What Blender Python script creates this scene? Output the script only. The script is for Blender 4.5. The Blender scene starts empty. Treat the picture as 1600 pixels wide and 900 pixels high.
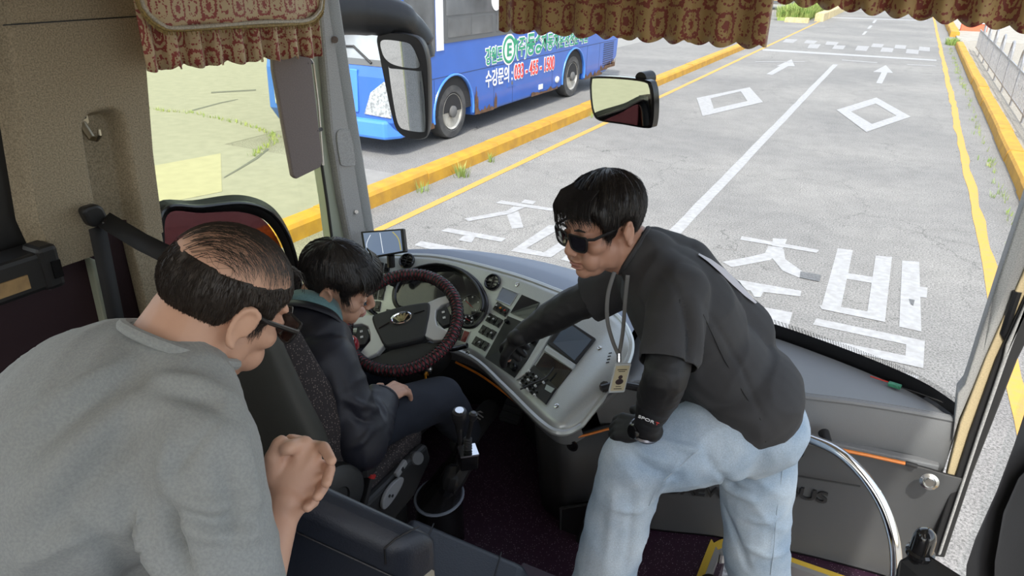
import bpy, bmesh, math, random
from mathutils import Vector as V, Matrix, noise, Quaternion
from mathutils.geometry import intersect_ray_tri
from mathutils.bvhtree import BVHTree
random.seed(7)
sc = bpy.context.scene
COL = sc.collection
PI = math.pi

# ------------------------------------------------------------------ camera
# world: X right, Y along the lane, Z up, metres; road surface at z = 0
CAM = V((0, 0, 2.8)); FPX = 1120.0
AX_R = V((0.885, 0.465, 0.019)).normalized()
AX_F = V((-0.417, 0.810, -0.412)).normalized()
AX_U = AX_R.cross(AX_F).normalized(); AX_R = AX_F.cross(AX_U).normalized()
cam = bpy.data.cameras.new('camera'); cam.sensor_width = 36; cam.lens = FPX / 1600 * 36
cam.clip_start = 0.05; cam.clip_end = 500
camo = bpy.data.objects.new('camera', cam); COL.objects.link(camo)
mw = Matrix((AX_R, AX_U, -AX_F)).transposed().to_4x4(); mw.translation = CAM
camo.matrix_world = mw
sc.camera = camo

# ------------------------------------------------------------------ sky, sun, exposure
sc.view_settings.view_transform = 'Standard'; sc.view_settings.look = 'None'
sc.view_settings.gamma = 1; sc.view_settings.use_curve_mapping = False
sc.view_settings.exposure = 0.85
world = bpy.data.worlds.new('sky'); sc.world = world; world.use_nodes = True
wn = world.node_tree.nodes; wl = world.node_tree.links
bg = wn['Background']; sky = wn.new('ShaderNodeTexSky'); sky.sky_type = 'NISHITA'
SUN_DIR = V((0.22, -0.80, 1.05)).normalized()          # towards the sun
sky.sun_disc = False; sky.sun_elevation = math.asin(SUN_DIR.z); sky.sun_rotation = math.atan2(SUN_DIR.x, SUN_DIR.y)
sky.air_density = 1.2; sky.dust_density = 3.0; sky.ozone_density = 1.0
hs = wn.new('ShaderNodeHueSaturation'); hs.inputs['Saturation'].default_value = 0.55
wl.new(sky.outputs[0], hs.inputs['Color']); wl.new(hs.outputs[0], bg.inputs[0]); bg.inputs[1].default_value = 0.25
sun = bpy.data.lights.new('sun', 'SUN'); sun.energy = 2.4; sun.angle = math.radians(1.2); sun.color = (1, .95, .87)
suno = bpy.data.objects.new('sun', sun); COL.objects.link(suno)
suno.rotation_euler = SUN_DIR.to_track_quat('Z', 'Y').to_euler()

FILL = 1.6                                             # glow of the two fill strips added to brighten the cabin

# ------------------------------------------------------------------ measuring helpers (photo pixel + a known plane -> point in the place)
def ray(px, py): return AX_R * (px - 800) + AX_U * (450 - py) + AX_F * FPX
def at_z(px, py, z=0.0): d = ray(px, py); return CAM + d * ((z - CAM.z) / d.z)
def at_x(px, py, x): d = ray(px, py); return CAM + d * (x / d.x)
def at_y(px, py, y): d = ray(px, py); return CAM + d * (y / d.y)
def at_d(px, py, dep): return CAM + ray(px, py) * (dep / FPX)

# ------------------------------------------------------------------ materials
MATS = {}
def nd(nt, typ, **kw):
    n = nt.nodes.new(typ)
    for k, v in kw.items(): setattr(n, k, v)
    return n
def mat(name, col, rough=.5, metal=0., var=None, bump=None, col2=None, spec=None, coat=0., alpha=None, coord='Object', sheen=0.):
    """principled material; var=(scale, amount) colour mottling towards col2, bump=(scale, strength[, distance])"""
    if name in MATS: return MATS[name]
    m = bpy.data.materials.new(name); m.use_nodes = True; nt = m.node_tree; b = nt.nodes['Principled BSDF']
    b.inputs['Base Color'].default_value = (*col, 1); b.inputs['Roughness'].default_value = rough; b.inputs['Metallic'].default_value = metal
    if spec is not None: b.inputs['Specular IOR Level'].default_value = spec
    if coat: b.inputs['Coat Weight'].default_value = coat
    if sheen: b.inputs['Sheen Weight'].default_value = sheen
    tc = nd(nt, 'ShaderNodeTexCoord')
    if var:
        nz = nd(nt, 'ShaderNodeTexNoise'); nz.inputs['Scale'].default_value = var[0]; nz.inputs['Detail'].default_value = 5
        nt.links.new(tc.outputs[coord], nz.inputs['Vector'])
        rp = nd(nt, 'ShaderNodeValToRGB'); rp.color_ramp.elements[0].position = .35; rp.color_ramp.elements[1].position = .65
        c2 = col2 or tuple(max(0, c * (1 - var[1])) for c in col)
        rp.color_ramp.elements[0].color = (*c2, 1); rp.color_ramp.elements[1].color = (*col, 1)
        nt.links.new(nz.outputs['Fac'], rp.inputs[0]); nt.links.new(rp.outputs[0], b.inputs['Base Color'])
    if bump:
        nz2 = nd(nt, 'ShaderNodeTexNoise'); nz2.inputs['Scale'].default_value = bump[0]; nz2.inputs['Detail'].default_value = 4
        nt.links.new(tc.outputs[coord], nz2.inputs['Vector'])
        bp = nd(nt, 'ShaderNodeBump'); bp.inputs['Strength'].default_value = bump[1]; bp.inputs['Distance'].default_value = bump[2] if len(bump) > 2 else .002
        nt.links.new(nz2.outputs['Fac'], bp.inputs['Height']); nt.links.new(bp.outputs[0], b.inputs['Normal'])
    MATS[name] = m
    return m
def glass_mat(name, tint, refl=1.0):
    if name in MATS: return MATS[name]
    m = bpy.data.materials.new(name); m.use_nodes = True; nt = m.node_tree; nt.nodes.remove(nt.nodes['Principled BSDF'])
    out = nt.nodes['Material Output']; tr = nd(nt, 'ShaderNodeBsdfTransparent'); tr.inputs[0].default_value = (*tint, 1)
    gl = nd(nt, 'ShaderNodeBsdfGlossy'); gl.inputs['Roughness'].default_value = .02
    fr = nd(nt, 'ShaderNodeFresnel'); fr.inputs[0].default_value = 1.25
    mu = nd(nt, 'ShaderNodeMath', operation='MULTIPLY'); mu.inputs[1].default_value = refl
    mx = nd(nt, 'ShaderNodeMixShader'); L = nt.links
    L.new(fr.outputs[0], mu.inputs[0]); L.new(mu.outputs[0], mx.inputs[0]); L.new(tr.outputs[0], mx.inputs[1]); L.new(gl.outputs[0], mx.inputs[2]); L.new(mx.outputs[0], out.inputs[0])
    MATS[name] = m; return m
def emit_mat(name, col, strength):
    if name in MATS: return MATS[name]
    m = mat(name, (.01, .01, .01), .3); b = m.node_tree.nodes['Principled BSDF']
    b.inputs['Emission Color'].default_value = (*col, 1); b.inputs['Emission Strength'].default_value = strength
    return m

# ------------------------------------------------------------------ mesh builder
def frame(d):
    d = d.normalized(); a = V((0, 0, 1)) if abs(d.z) < .9 else V((1, 0, 0))
    x = d.cross(a).normalized(); return x, d.cross(x).normalized(), d
class MB:
    def __init__(s): s.v = []; s.f = []; s.uv = None
    def add(s, vs, fs):
        o = len(s.v); s.v += [tuple(p) for p in vs]; s.f += [tuple(i + o for i in f) for f in fs]; return s
    def box(s, c, size, rot=None):
        c = V(c); hx, hy, hz = size[0] / 2, size[1] / 2, size[2] / 2
        p = [V((x, y, z)) for z in (-hz, hz) for y in (-hy, hy) for x in (-hx, hx)]
        if rot is not None: p = [rot @ q for q in p]
        return s.add([c + q for q in p], [(0, 2, 3, 1), (4, 5, 7, 6), (0, 1, 5, 4), (2, 6, 7, 3), (0, 4, 6, 2), (1, 3, 7, 5)])
    def prism(s, poly, off):
        poly = [V(p) for p in poly]; off = V(off); n = len(poly)
        nrm = V((0, 0, 0))
        for i in range(n): nrm += poly[i].cross(poly[(i + 1) % n])
        if nrm.dot(off) > 0: poly.reverse()
        return s.add(poly + [p + off for p in poly], [tuple(range(n)), tuple(range(2 * n - 1, n - 1, -1))] + [(i, i + n, (i + 1) % n + n, (i + 1) % n) for i in range(n)])
    def tube(s, path, r, n=10, closed=False, flat=None):
        path = [V(p) for p in path]; m = len(path); rs = r if isinstance(r, (list, tuple)) else [r] * m
        ups = None; vs = []
        for i, p in enumerate(path):
            a = path[(i - 1) % m] if (i > 0 or closed) else path[0]; b = path[(i + 1) % m] if (i < m - 1 or closed) else path[-1]
            t = (b - a).normalized()
            if ups is None: ups = frame(t)[0]
            x = (ups - t * ups.dot(t)); x = x.normalized() if x.length > 1e-6 else frame(t)[0]; ups = x; y = t.cross(x)
            for k in range(n):
                an = 2 * PI * k / n; vs.append(p + x * math.cos(an) * rs[i] + y * math.sin(an) * rs[i] * (flat or 1))
        fs = []
        for i in range(m if closed else m - 1):
            j = (i + 1) % m
            for k in range(n): fs.append((i * n + k, i * n + (k + 1) % n, j * n + (k + 1) % n, j * n + k))
        if not closed: fs += [tuple(range(n - 1, -1, -1)), tuple((m - 1) * n + k for k in range(n))]
        return s.add(vs, fs)
    def cyl(s, p0, p1, r0, r1=None, n=18): return s.tube([p0, p1], [r0, r0 if r1 is None else r1], n)
    def lathe(s, prof, c, axis, n=24):
        x, y, d = frame(V(axis)); c = V(c); m = len(prof); vs = []
        for (r, h) in prof:
            for k in range(n):
                an = 2 * PI * k / n; vs.append(c + d * h + x * math.cos(an) * r + y * math.sin(an) * r)
        fs = [(i * n + k, i * n + (k + 1) % n, (i + 1) * n + (k + 1) % n, (i + 1) * n + k) for i in range(m - 1) for k in range(n)]
        fs += [tuple(range(n - 1, -1, -1)), tuple((m - 1) * n + k for k in range(n))]
        return s.add(vs, fs)
    def grid(s, rows, flip=False, closed=False):
        m, n = len(rows), len(rows[0]); vs = [p for r in rows for p in r]; fs = []
        for i in range(m - 1):
            for j in range(n if closed else n - 1):
                q = (i * n + j, i * n + (j + 1) % n, (i + 1) * n + (j + 1) % n, (i + 1) * n + j); fs.append(q[::-1] if flip else q)
        return s.add(vs, fs)
    def ell(s, c, r, rot=None, nu=16, nv=10):
        c = V(c); r = (r, r, r) if isinstance(r, (int, float)) else r; rot = rot or Matrix.Identity(3)
        vs = [c + rot @ V((0, 0, r[2]))]
        for i in range(1, nv):
            th = PI * i / nv
            for k in range(nu): vs.append(c + rot @ V((r[0] * math.sin(th) * math.cos(2 * PI * k / nu), r[1] * math.sin(th) * math.sin(2 * PI * k / nu), r[2] * math.cos(th))))
        vs.append(c + rot @ V((0, 0, -r[2]))); L = len(vs) - 1; fs = [(0, 1 + k, 1 + (k + 1) % nu) for k in range(nu)]
        for i in range(nv - 2):
            for k in range(nu): fs.append((1 + i * nu + k, 1 + (i + 1) * nu + k, 1 + (i + 1) * nu + (k + 1) % nu, 1 + i * nu + (k + 1) % nu))
        b = 1 + (nv - 2) * nu; fs += [(b + k, L, b + (k + 1) % nu) for k in range(nu)]
        return s.add(vs, fs)
    def build(s, name, m, parent=None, smooth=35, bevel=0, thick=0, sub=0, seg=2):
        me = bpy.data.meshes.new(name); me.from_pydata([tuple(p) for p in s.v], [], s.f); me.update()
        if s.uv:
            ul = me.uv_layers.new(name='uv')
            for l in me.loops: ul.data[l.index].uv = s.uv[l.vertex_index]
        return link(name, me, m, parent, smooth, bevel, thick, sub, seg)
def root_inv(p):
    q = p
    while q.parent: q = q.parent
    return q
def link(name, me, m, parent=None, smooth=35, bevel=0, thick=0, sub=0, seg=2):
    o = bpy.data.objects.new(name, me); COL.objects.link(o)
    if m: me.materials.append(m if not isinstance(m, str) else MATS[m])
    if smooth:
        me.polygons.foreach_set('use_smooth', [True] * len(me.polygons))
        if smooth < 180: me.set_sharp_from_angle(angle=math.radians(smooth))
    if thick: md = o.modifiers.new('thick', 'SOLIDIFY'); md.thickness = thick; md.offset = 0
    if bevel: md = o.modifiers.new('bevel', 'BEVEL'); md.width = bevel; md.segments = seg; md.limit_method = 'ANGLE'; md.angle_limit = math.radians(40)
    if sub: md = o.modifiers.new('sub', 'SUBSURF'); md.levels = sub; md.render_levels = sub
    if parent:
        o.parent = parent
        if parent.type == 'EMPTY': o.matrix_parent_inverse = Matrix.Translation(-parent.location)
    return o
def tag(o, label, cat, group=None):
    o['label'] = label; o['category'] = cat
    if group: o['group'] = group
    return o
def thing(name, label, cat, loc, group=None):
    o = bpy.data.objects.new(name, None); COL.objects.link(o); o.location = loc; o.empty_display_size = .1
    return tag(o, label, cat, group)
def struct(o): o['kind'] = 'structure'; return o
def lerp(a, b, t): return a + (b - a) * t
def interp(tab, x):
    """piecewise-linear through sorted (x, value) pairs; value may be a Vector"""
    if x <= tab[0][0]: return tab[0][1]
    for (x0, v0), (x1, v1) in zip(tab, tab[1:]):
        if x <= x1: return v0 + (v1 - v0) * ((x - x0) / (x1 - x0))
    return tab[-1][1]
def spline(pts, n=8, closed=False):
    """Catmull-Rom through points"""
    P = [V(p) for p in pts]; m = len(P); out = []
    for i in range(m if closed else m - 1):
        g = lambda k: P[k % m] if closed else P[max(0, min(m - 1, k))]
        p0, p1, p2, p3 = g(i - 1), g(i), g(i + 1), g(i + 2)
        for k in range(n):
            t = k / n; out.append(.5 * ((2 * p1) + (p2 - p0) * t + (2 * p0 - 5 * p1 + 4 * p2 - p3) * t * t + (3 * p1 - p0 - 3 * p2 + p3) * t ** 3))
    if not closed: out.append(P[-1])
    return out
def rrect(c, ux, uy, w, h, r, n=5):
    """rounded rectangle outline in the plane spanned by ux, uy"""
    c = V(c); pts = []
    for (sx, sy, a0) in ((1, 1, 0), (-1, 1, 90), (-1, -1, 180), (1, -1, 270)):
        for k in range(n + 1):
            a = math.radians(a0 + 90 * k / n); pts.append(c + ux * (sx * (w / 2 - r) + r * math.cos(a)) + uy * (sy * (h / 2 - r) + r * math.sin(a)))
    return pts
def text_mesh(txt, org, ux, uy, w, h, lift, bold=0.0, depth=0.004):
    """lettering fitted to a w x h box whose lower left corner is org; returns a mesh"""
    cu = bpy.data.curves.new('lettering', 'FONT'); cu.body = txt; cu.offset = bold; cu.extrude = .01
    o = bpy.data.objects.new('lettering', cu); COL.objects.link(o)
    dg = bpy.context.evaluated_depsgraph_get(); me = bpy.data.meshes.new_from_object(o.evaluated_get(dg))
    bpy.data.objects.remove(o)
    xs = [v.co.x for v in me.vertices]; ys = [v.co.y for v in me.vertices]
    x0, x1, y0, y1 = min(xs), max(xs), min(ys), max(ys); nn = ux.cross(uy).normalized()
    for v in me.vertices:
        a = (v.co.x - x0) / (x1 - x0) * w; b = (v.co.y - y0) / (y1 - y0) * h
        v.co = org + ux * a + uy * b + nn * (lift + (depth if v.co.z > 0 else 0))
    me.update(); return me
# ================================================================== OUTSIDE: yard, road paint, kerbs, fence, parked buses
def asphalt():
    m = bpy.data.materials.new('asphalt'); m.use_nodes = True; nt = m.node_tree; b = nt.nodes['Principled BSDF']; L = nt.links
    b.inputs['Roughness'].default_value = .9; b.inputs['Specular IOR Level'].default_value = .2
    tc = nd(nt, 'ShaderNodeTexCoord')
    def nz(scale, det=4, ro=.5):
        n = nd(nt, 'ShaderNodeTexNoise'); n.inputs['Scale'].default_value = scale; n.inputs['Detail'].default_value = det; n.inputs['Roughness'].default_value = ro
        L.new(tc.outputs['Object'], n.inputs['Vector']); return n
    fine, big, mid = nz(55, 3, .8), nz(.35, 4), nz(3.5, 5, .6)
    def ramp(n, p0, c0, p1, c1):
        r = nd(nt, 'ShaderNodeValToRGB'); r.color_ramp.elements[0].position = p0; r.color_ramp.elements[1].position = p1
        r.color_ramp.elements[0].color = (*c0, 1); r.color_ramp.elements[1].color = (*c1, 1); L.new(n.outputs['Fac'], r.inputs[0]); return r
    def mul(a, bb):
        x = nd(nt, 'ShaderNodeMix', data_type='RGBA', blend_type='MULTIPLY'); x.inputs[0].default_value = 1; L.new(a.outputs[0] if a.type != 'MIX' else a.outputs[2], x.inputs[6]); L.new(bb.outputs[0] if bb.type != 'MIX' else bb.outputs[2], x.inputs[7]); return x
    base = ramp(fine, .36, (.115, .114, .111), .60, (.30, .297, .288))
    c = mul(base, ramp(big, .35, (.80, .80, .80), .65, (1.04, 1.03, 1.01)))
    c = mul(c, ramp(mid, .30, (.86, .86, .86), .6, (1, 1, 1)))
    # cracks: edges of a warped, very coarse cell pattern, broken up by noise
    wv = nz(1.1, 7, .72); ad = nd(nt, 'ShaderNodeVectorMath', operation='MULTIPLY_ADD'); ad.inputs[1].default_value = (1.3, 1.3, 0)
    L.new(wv.outputs['Color'], ad.inputs[0]); L.new(tc.outputs['Object'], ad.inputs[2])
    vo = nd(nt, 'ShaderNodeTexVoronoi', feature='DISTANCE_TO_EDGE'); vo.inputs['Scale'].default_value = .5; L.new(ad.outputs[0], vo.inputs['Vector'])
    crk = nd(nt, 'ShaderNodeMath', operation='LESS_THAN'); crk.inputs[1].default_value = .0024; L.new(vo.outputs['Distance'], crk.inputs[0])
    msk = nd(nt, 'ShaderNodeMath', operation='GREATER_THAN'); msk.inputs[1].default_value = .47; L.new(big.outputs['Fac'], msk.inputs[0])
    an = nd(nt, 'ShaderNodeMath', operation='MULTIPLY'); L.new(crk.outputs[0], an.inputs[0]); L.new(msk.outputs[0], an.inputs[1])
    mx = nd(nt, 'ShaderNodeMix', data_type='RGBA'); mx.inputs[7].default_value = (.10, .10, .095, 1); L.new(an.outputs[0], mx.inputs[0]); L.new(c.outputs[2], mx.inputs[6]); L.new(mx.outputs[2], b.inputs['Base Color'])
    bp = nd(nt, 'ShaderNodeBump'); bp.inputs['Strength'].default_value = .5; bp.inputs['Distance'].default_value = .006; L.new(fine.outputs['Fac'], bp.inputs['Height']); L.new(bp.outputs[0], b.inputs['Normal'])
    MATS['asphalt'] = m; return m
asphalt()
def paint(name, col, wear, worn):
    """road paint, chipped where the noise is low so that asphalt grey shows"""
    return mat(name, col, .75, var=(14, .3), col2=worn, bump=(60, .4, .004))
paint('white_paint', (.325, .33, .335), .3, (.265, .265, .263)); paint('yellow_paint', (.52, .28, .045), .3, (.42, .26, .08))
paint('faded_white_paint', (.30, .30, .30), .3, (.23, .23, .227))
mat('kerb_yellow', (.50, .27, .022), .7, var=(5, .3), col2=(.38, .20, .025), bump=(30, .5, .006))
mat('kerb_cream', (.55, .45, .25), .8, var=(6, .3)); mat('gravel', (.42, .39, .33), .9, var=(60, .6), col2=(.22, .2, .17), bump=(70, 1, .02))
mat('pale_concrete', (.34, .32, .28), .9, var=(3, .2), bump=(40, .2, .004)); mat('galvanised', (.38, .38, .39), .45, .6, var=(20, .2))
mat('grass', (.14, .24, .045), .8, var=(3, .5), col2=(.30, .34, .10)); mat('dark_patch', (.13, .135, .14), .9, var=(50, .4), bump=(60, .5, .005))

g = MB().add([(-90, -30, 0), (60, -30, 0), (60, 160, 0), (-90, 160, 0)], [(0, 1, 2, 3)]).build('ground', MATS['asphalt'], smooth=0); struct(g)
g['label'] = 'pale cracked asphalt driving yard with painted lanes'
def mark(name, polys, m, z=.004, parent=g):
    b = MB()
    for k, poly in enumerate(polys):
        pts = [V((p.x, p.y, z + .0012 * k)) for p in poly]
        a = sum(pts[i].x * pts[(i + 1) % len(pts)].y - pts[(i + 1) % len(pts)].x * pts[i].y for i in range(len(pts)))
        if a < 0: pts.reverse()
        b.add(pts, [tuple(range(len(pts)))])
    return b.build(name, MATS[m], parent, smooth=0)
def crop(ox, oy, s, polys): return [[at_z(ox + x / s, oy + y / s) for (x, y) in p] for p in polys]
def line(name, x, w, y0, y1, m, wob=.012, step=.5):
    l, r = [], []; y = y0
    while y <= y1:
        k = noise.noise(V((x * 3, y * .8, 1))) * wob; kw = w / 2 + noise.noise(V((x, y * 1.7, 5))) * wob
        l.append(V((x + k - kw, y, 0))); r.append(V((x + k + kw, y, 0))); y += step
    b = MB()
    for i in range(len(l) - 1): b.add([V((p.x, p.y, .004)) for p in (l[i], r[i], r[i + 1], l[i + 1])], [(0, 1, 2, 3)])
    return b.build(name, MATS[m], g, smooth=0)
line('centre_line', -1.93, .15, -6, 26.6, 'white_paint'); line('edge_line', -4.90, .115, -10, 70, 'yellow_paint'); line('edge_line', 1.245, .125, -8, 70, 'yellow_paint', .03, .35)
S5 = [(770, 138), (815, 118), (1220, 180), (1215, 202)], [(970, 135), (1000, 110), (1090, 125), (1060, 150)], [(915, 165), (1000, 172), (880, 225), (560, 282), (528, 260), (860, 198)], [(860, 232), (950, 200), (990, 330), (900, 340)], [(345, 358), (400, 333), (855, 415), (815, 443)], [(525, 392), (615, 402), (585, 448), (480, 430)], [(135, 468), (190, 435), (700, 532), (625, 582), (555, 572)]
for q in S5: mark('lettering_stroke', crop(620, 290, 5, [q]), 'white_paint', .004 + random.random() * .002)
S5b = [(890, 513), (1000, 500), (1290, 330), (1195, 308)], [(1110, 548), (1210, 560), (1400, 430), (1310, 420)], [(890, 515), (975, 485), (1235, 545), (1200, 566)], [(1280, 580), (1360, 600), (1500, 480), (1450, 450)], [(780, 590), (830, 555), (1385, 660), (1350, 700)]
for q in S5b: mark('lettering_stroke', crop(620, 290, 5, [q]), 'white_paint', .004 + random.random() * .002)
S36 = [(130, 90), (140, 70), (575, 148), (560, 165)], [(315, 82), (395, 88), (375, 135), (310, 125)], [(290, 125), (375, 135), (300, 205), (85, 245), (30, 215), (190, 185), (270, 165)], [(300, 180), (375, 140), (385, 200), (490, 275), (465, 305), (370, 265)], [(110, 315), (475, 378), (470, 410), (170, 375)], [(185, 370), (265, 380), (245, 415), (210, 412)], [(180, 455), (425, 500), (385, 645), (300, 610)], \
    [(680, 138), (765, 150), (695, 485), (590, 462)], [(893, 180), (985, 188), (945, 555), (845, 500)], [(735, 278), (890, 302), (880, 335), (728, 310)], [(575, 460), (700, 470), (850, 495), (948, 555), (590, 482)], [(1042, 207), (1138, 215), (1150, 608), (1025, 580)], [(1135, 355), (1185, 360), (1180, 418), (1132, 410)], [(560, 533), (1170, 660), (1168, 690), (1065, 680), (540, 568)], [(1065, 675), (1170, 660), (1160, 815), (1060, 745)], [(535, 635), (1065, 745), (1160, 815), (520, 672)], [(910, 800), (1135, 860), (1130, 890), (880, 835)]
for q in S36: mark('lettering_stroke', crop(1120, 350, 3.6, [q]), 'white_paint', .004 + random.random() * .002)
mark('repair_patch', crop(1120, 350, 3.6, [[(470, 270), (585, 290), (578, 328), (465, 305)]]), 'dark_patch', .008)
mark('repair_patch', crop(1120, 350, 3.6, [[(1080, 425), (1112, 432), (1104, 464), (1090, 455)]]), 'dark_patch', .009)
def ringmark(name, ox, oy, s, outer, inner):
    O = crop(ox, oy, s, [outer])[0]; I = crop(ox, oy, s, [inner])[0]
    return mark(name, [[O[i], O[(i + 1) % 4], I[(i + 1) % 4], I[i]] for i in range(4)], 'white_paint')
ringmark('painted_diamond', 1180, 0, 3.75, [(475, 645), (710, 572), (912, 685), (650, 775)], [(560, 655), (705, 607), (828, 680), (683, 728)])
ringmark('painted_diamond', 1040, 0, 2.857, [(138, 438), (375, 390), (435, 457), (165, 520)], [(200, 440), (335, 408), (365, 452), (215, 487)])
mark('painted_arrow', crop(1180, 0, 3.75, [[(765, 382), (808, 428), (690, 422)], [(740, 424), (775, 427), (742, 492), (708, 488)]]), 'white_paint')
mark('painted_arrow', crop(1180, 0, 3.75, [[(213, 348), (232, 388), (125, 388)], [(160, 378), (198, 386), (100, 440), (65, 435)]]), 'white_paint')
mark('stop_line', crop(1180, 0, 3.75, [[(40, 290), (60, 287), (1062, 350), (1062, 358), (45, 298)]]), 'white_paint')
mark('worn_line', crop(1180, 0, 3.75, [[(510, 350), (716, 366), (716, 370), (505, 354)], [(890, 376), (1060, 386), (1060, 390), (890, 380)], [(0, 362), (290, 362), (290, 365), (0, 366)]]), 'faded_white_paint')
mark('far_line', crop(1180, 0, 3.75, [[(440, 100), (1005, 119), (1005, 123), (440, 105)]]), 'white_paint')
for q in ([(600, 268), (668, 272), (652, 300), (585, 295)], [(690, 255), (755, 260), (742, 280), (678, 275)], [(745, 278), (812, 283), (803, 307), (732, 303)], [(822, 262), (885, 267), (880, 288), (815, 283)], [(888, 288), (960, 293), (955, 318), (882, 312)], [(962, 273), (1023, 278), (1023, 302), (958, 297)], [(180, 228), (250, 232), (222, 252), (160, 248)], [(300, 235), (365, 240), (345, 258), (285, 253)], [(320, 258), (385, 260), (365, 285), (305, 282)], [(420, 243), (490, 248), (475, 266), (410, 262)], [(465, 265), (530, 268), (515, 290), (450, 287)]):
    mark('crossing_block', crop(1180, 0, 3.75, [q]), 'faded_white_paint')
for q in ([(685, 134), (700, 116), (714, 116), (699, 136)], [(655, 168), (672, 150), (688, 150), (672, 168)], [(624, 204), (642, 184), (658, 184), (640, 204)]):
    mark('lane_dash', crop(1180, 0, 3.75, [q]), 'white_paint')
mark('bay_line', [[V((-9, 20, 0)), V((-6.2, 20.0, 0)), V((-6.2, 20.1, 0)), V((-9, 20.1, 0))]], 'faded_white_paint')

# pale concrete yard beside the driver window, with a weedy crack across it
mat('yard_concrete', (.235, .232, .22), .9, var=(5, .12), bump=(70, .5, .004)); mat('reflection_tone', (.30, .285, .22), .9, var=(5, .1), bump=(50, .4, .004))
yd_ = MB().add([(-60, -20, .003), (-5.70, -20, .003), (-5.70, 8.2, .003), (-9.6, 8.2, .003), (-9.6, 70, .003), (-60, 70, .003)], [(0, 1, 2, 3), (3, 4, 5, 0)]).build('yard', MATS['yard_concrete'], smooth=0); struct(yd_); yd_['label'] = 'pale concrete yard beside the driver window'
mark('window_reflection', [[at_z(*q) for q in ((226, 262), (345, 240), (347, 300), (238, 322))]], 'reflection_tone', .006, yd_)  # paler patch on the ground, painting in a reflection from the driver window
mark('yard_crack', [[at_z(*q) for q in pl] for pl in (((300, 172), (345, 160), (372, 155), (372, 156), (345, 162), (301, 174)), ((350, 277), (375, 262), (400, 246), (418, 232), (420, 234), (402, 249), (377, 264), (350, 279)), ((330, 144), (400, 140), (400, 142), (330, 146)))], 'dark_patch', .006, yd_)
# ---- kerbs
def kerb(name, label, x0, x1, y0, y1, h, m, seg=2.0, ch=.04):
    t = thing(name, label, 'kerb', ((x0 + x1) / 2, y0, 0)); y = y0
    while y < y1 - .01:
        L = min(seg, y1 - y); j = random.uniform(-.012, .012); hj = h + random.uniform(-.008, .008)
        prof = [(x0 + j, 0), (x0 + j + .01, hj - ch), (x0 + j + ch, hj), (x1 + j - ch, hj), (x1 + j - .01, hj - ch), (x1 + j, 0)]
        MB().prism([(x, y + .004, z) for x, z in prof], (0, L - .008, 0)).build('kerb_block', MATS[m], t, smooth=0)
        y += L
    return t
kerb('kerb', 'long yellow painted kerb between the blue bus and the lanes', -5.74, -5.44, -6, 34.5, .19, 'kerb_yellow')
kerb('kerb', 'yellow painted kerb along the grey metal fence', 1.80, 2.08, -4, 36.5, .20, 'kerb_yellow')
kerb('kerb', 'short cream kerb in front of the far grass patch', -6.6, -5.3, 46.8, 47.4, .25, 'kerb_cream', 1.0)
kerb('kerb', 'far cream kerb curving along the grass at the top', -5.2, -4.7, 49, 75, .45, 'kerb_cream', 3.0)
kerb('kerb', 'short yellow kerb end beyond the fence beside the red barrier', 1.75, 2.15, 42, 52, .25, 'kerb_yellow')
b = MB().box((12.2, 14, .03), (20.2, 60, .06)).build('verge', MATS['gravel'], smooth=0); struct(b); b['label'] = 'pale gravel verge behind the yellow kerb'
b = MB().box((22, 60, .04), (40, 42, .07)).build('apron', MATS['pale_concrete'], smooth=0); struct(b); b['label'] = 'pale concrete apron beyond the fence'

# ---- fence of grey metal panels with hooped posts
fence = thing('metal_fence', 'grey metal fence with hooped posts and slim pickets behind the right kerb', 'fence', (2.38, 14, .06))
y = 13.0; L = 2.35
while y < 32:
    MB().tube([(2.38, y, .05), (2.38, y, .98)] + [(2.38, y + .24 - .24 * math.cos(a), .98 + .28 * math.sin(a)) for a in [PI * k / 8 for k in range(1, 9)]] + [(2.38, y + .48, .80)], .03, 8).build('post', MATS['galvanised'], fence)
    for z in (.22, .84): MB().box((2.38, y + L / 2, z), (.03, L, .035)).build('rail', MATS['galvanised'], fence, smooth=0)
    p = MB(); n = 11
    for k in range(1, n):
        yy = y + L * k / n; p.tube([(2.38, yy, .22), (2.38, yy + .03 * math.sin(k * PI), .53), (2.38, yy, .84)], .012, 5)
        if k % 3 == 0: p.tube([(2.38, yy, .35), (2.38, yy + L / n / 2, .53), (2.38, yy, .71)], .010, 5)
    o = p.build('pickets', MATS['galvanised'], fence); o['kind'] = 'stuff'
    y += L

# ---- grass and weeds
def tuft(b, c, n, h, spread):
    for k in range(n):
        a = random.uniform(0, 2 * PI); r = random.random() * spread; p = V(c) + V((r * math.cos(a), r * math.sin(a), 0)); hh = h * random.uniform(.5, 1.1)
        d = V((math.cos(a), math.sin(a), 0)) * hh * random.uniform(.1, .6); w = V((-math.sin(a), math.cos(a), 0)) * max(.004, h * .035)
        b.add([p - w, p + w, p + d * .45 + V((0, 0, hh * .6)) + w * .7, p + d * .45 + V((0, 0, hh * .6)) - w * .7, p + d + V((0, 0, hh))], [(0, 1, 2, 3), (3, 2, 4)])
for (px, py, n, h, s, lab) in ((675, 268, 46, .20, .13, 'largest green weed tuft at the foot of the left yellow kerb'), (745, 250, 26, .15, .08, 'weed tuft with small white flowers by the left kerb, below the blue bus'), (612, 292, 26, .15, .10, 'weed tuft at the kerb nearest the windscreen pillar'), (1048, 198, 16, .15, .08, 'thin weed tuft at the kerb behind the round-cornered mirror'), (917, 176, 16, .2, .06, 'small weed tuft right beside the edge of the interior mirror')):
    b = MB(); p = at_z(px, py); tuft(b, (-5.41 + s, p.y, 0), n, h, s); tag(b.build('weed', MATS['grass'], smooth=0), lab, 'weed', 'weeds along the left kerb')
b = MB()
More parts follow.
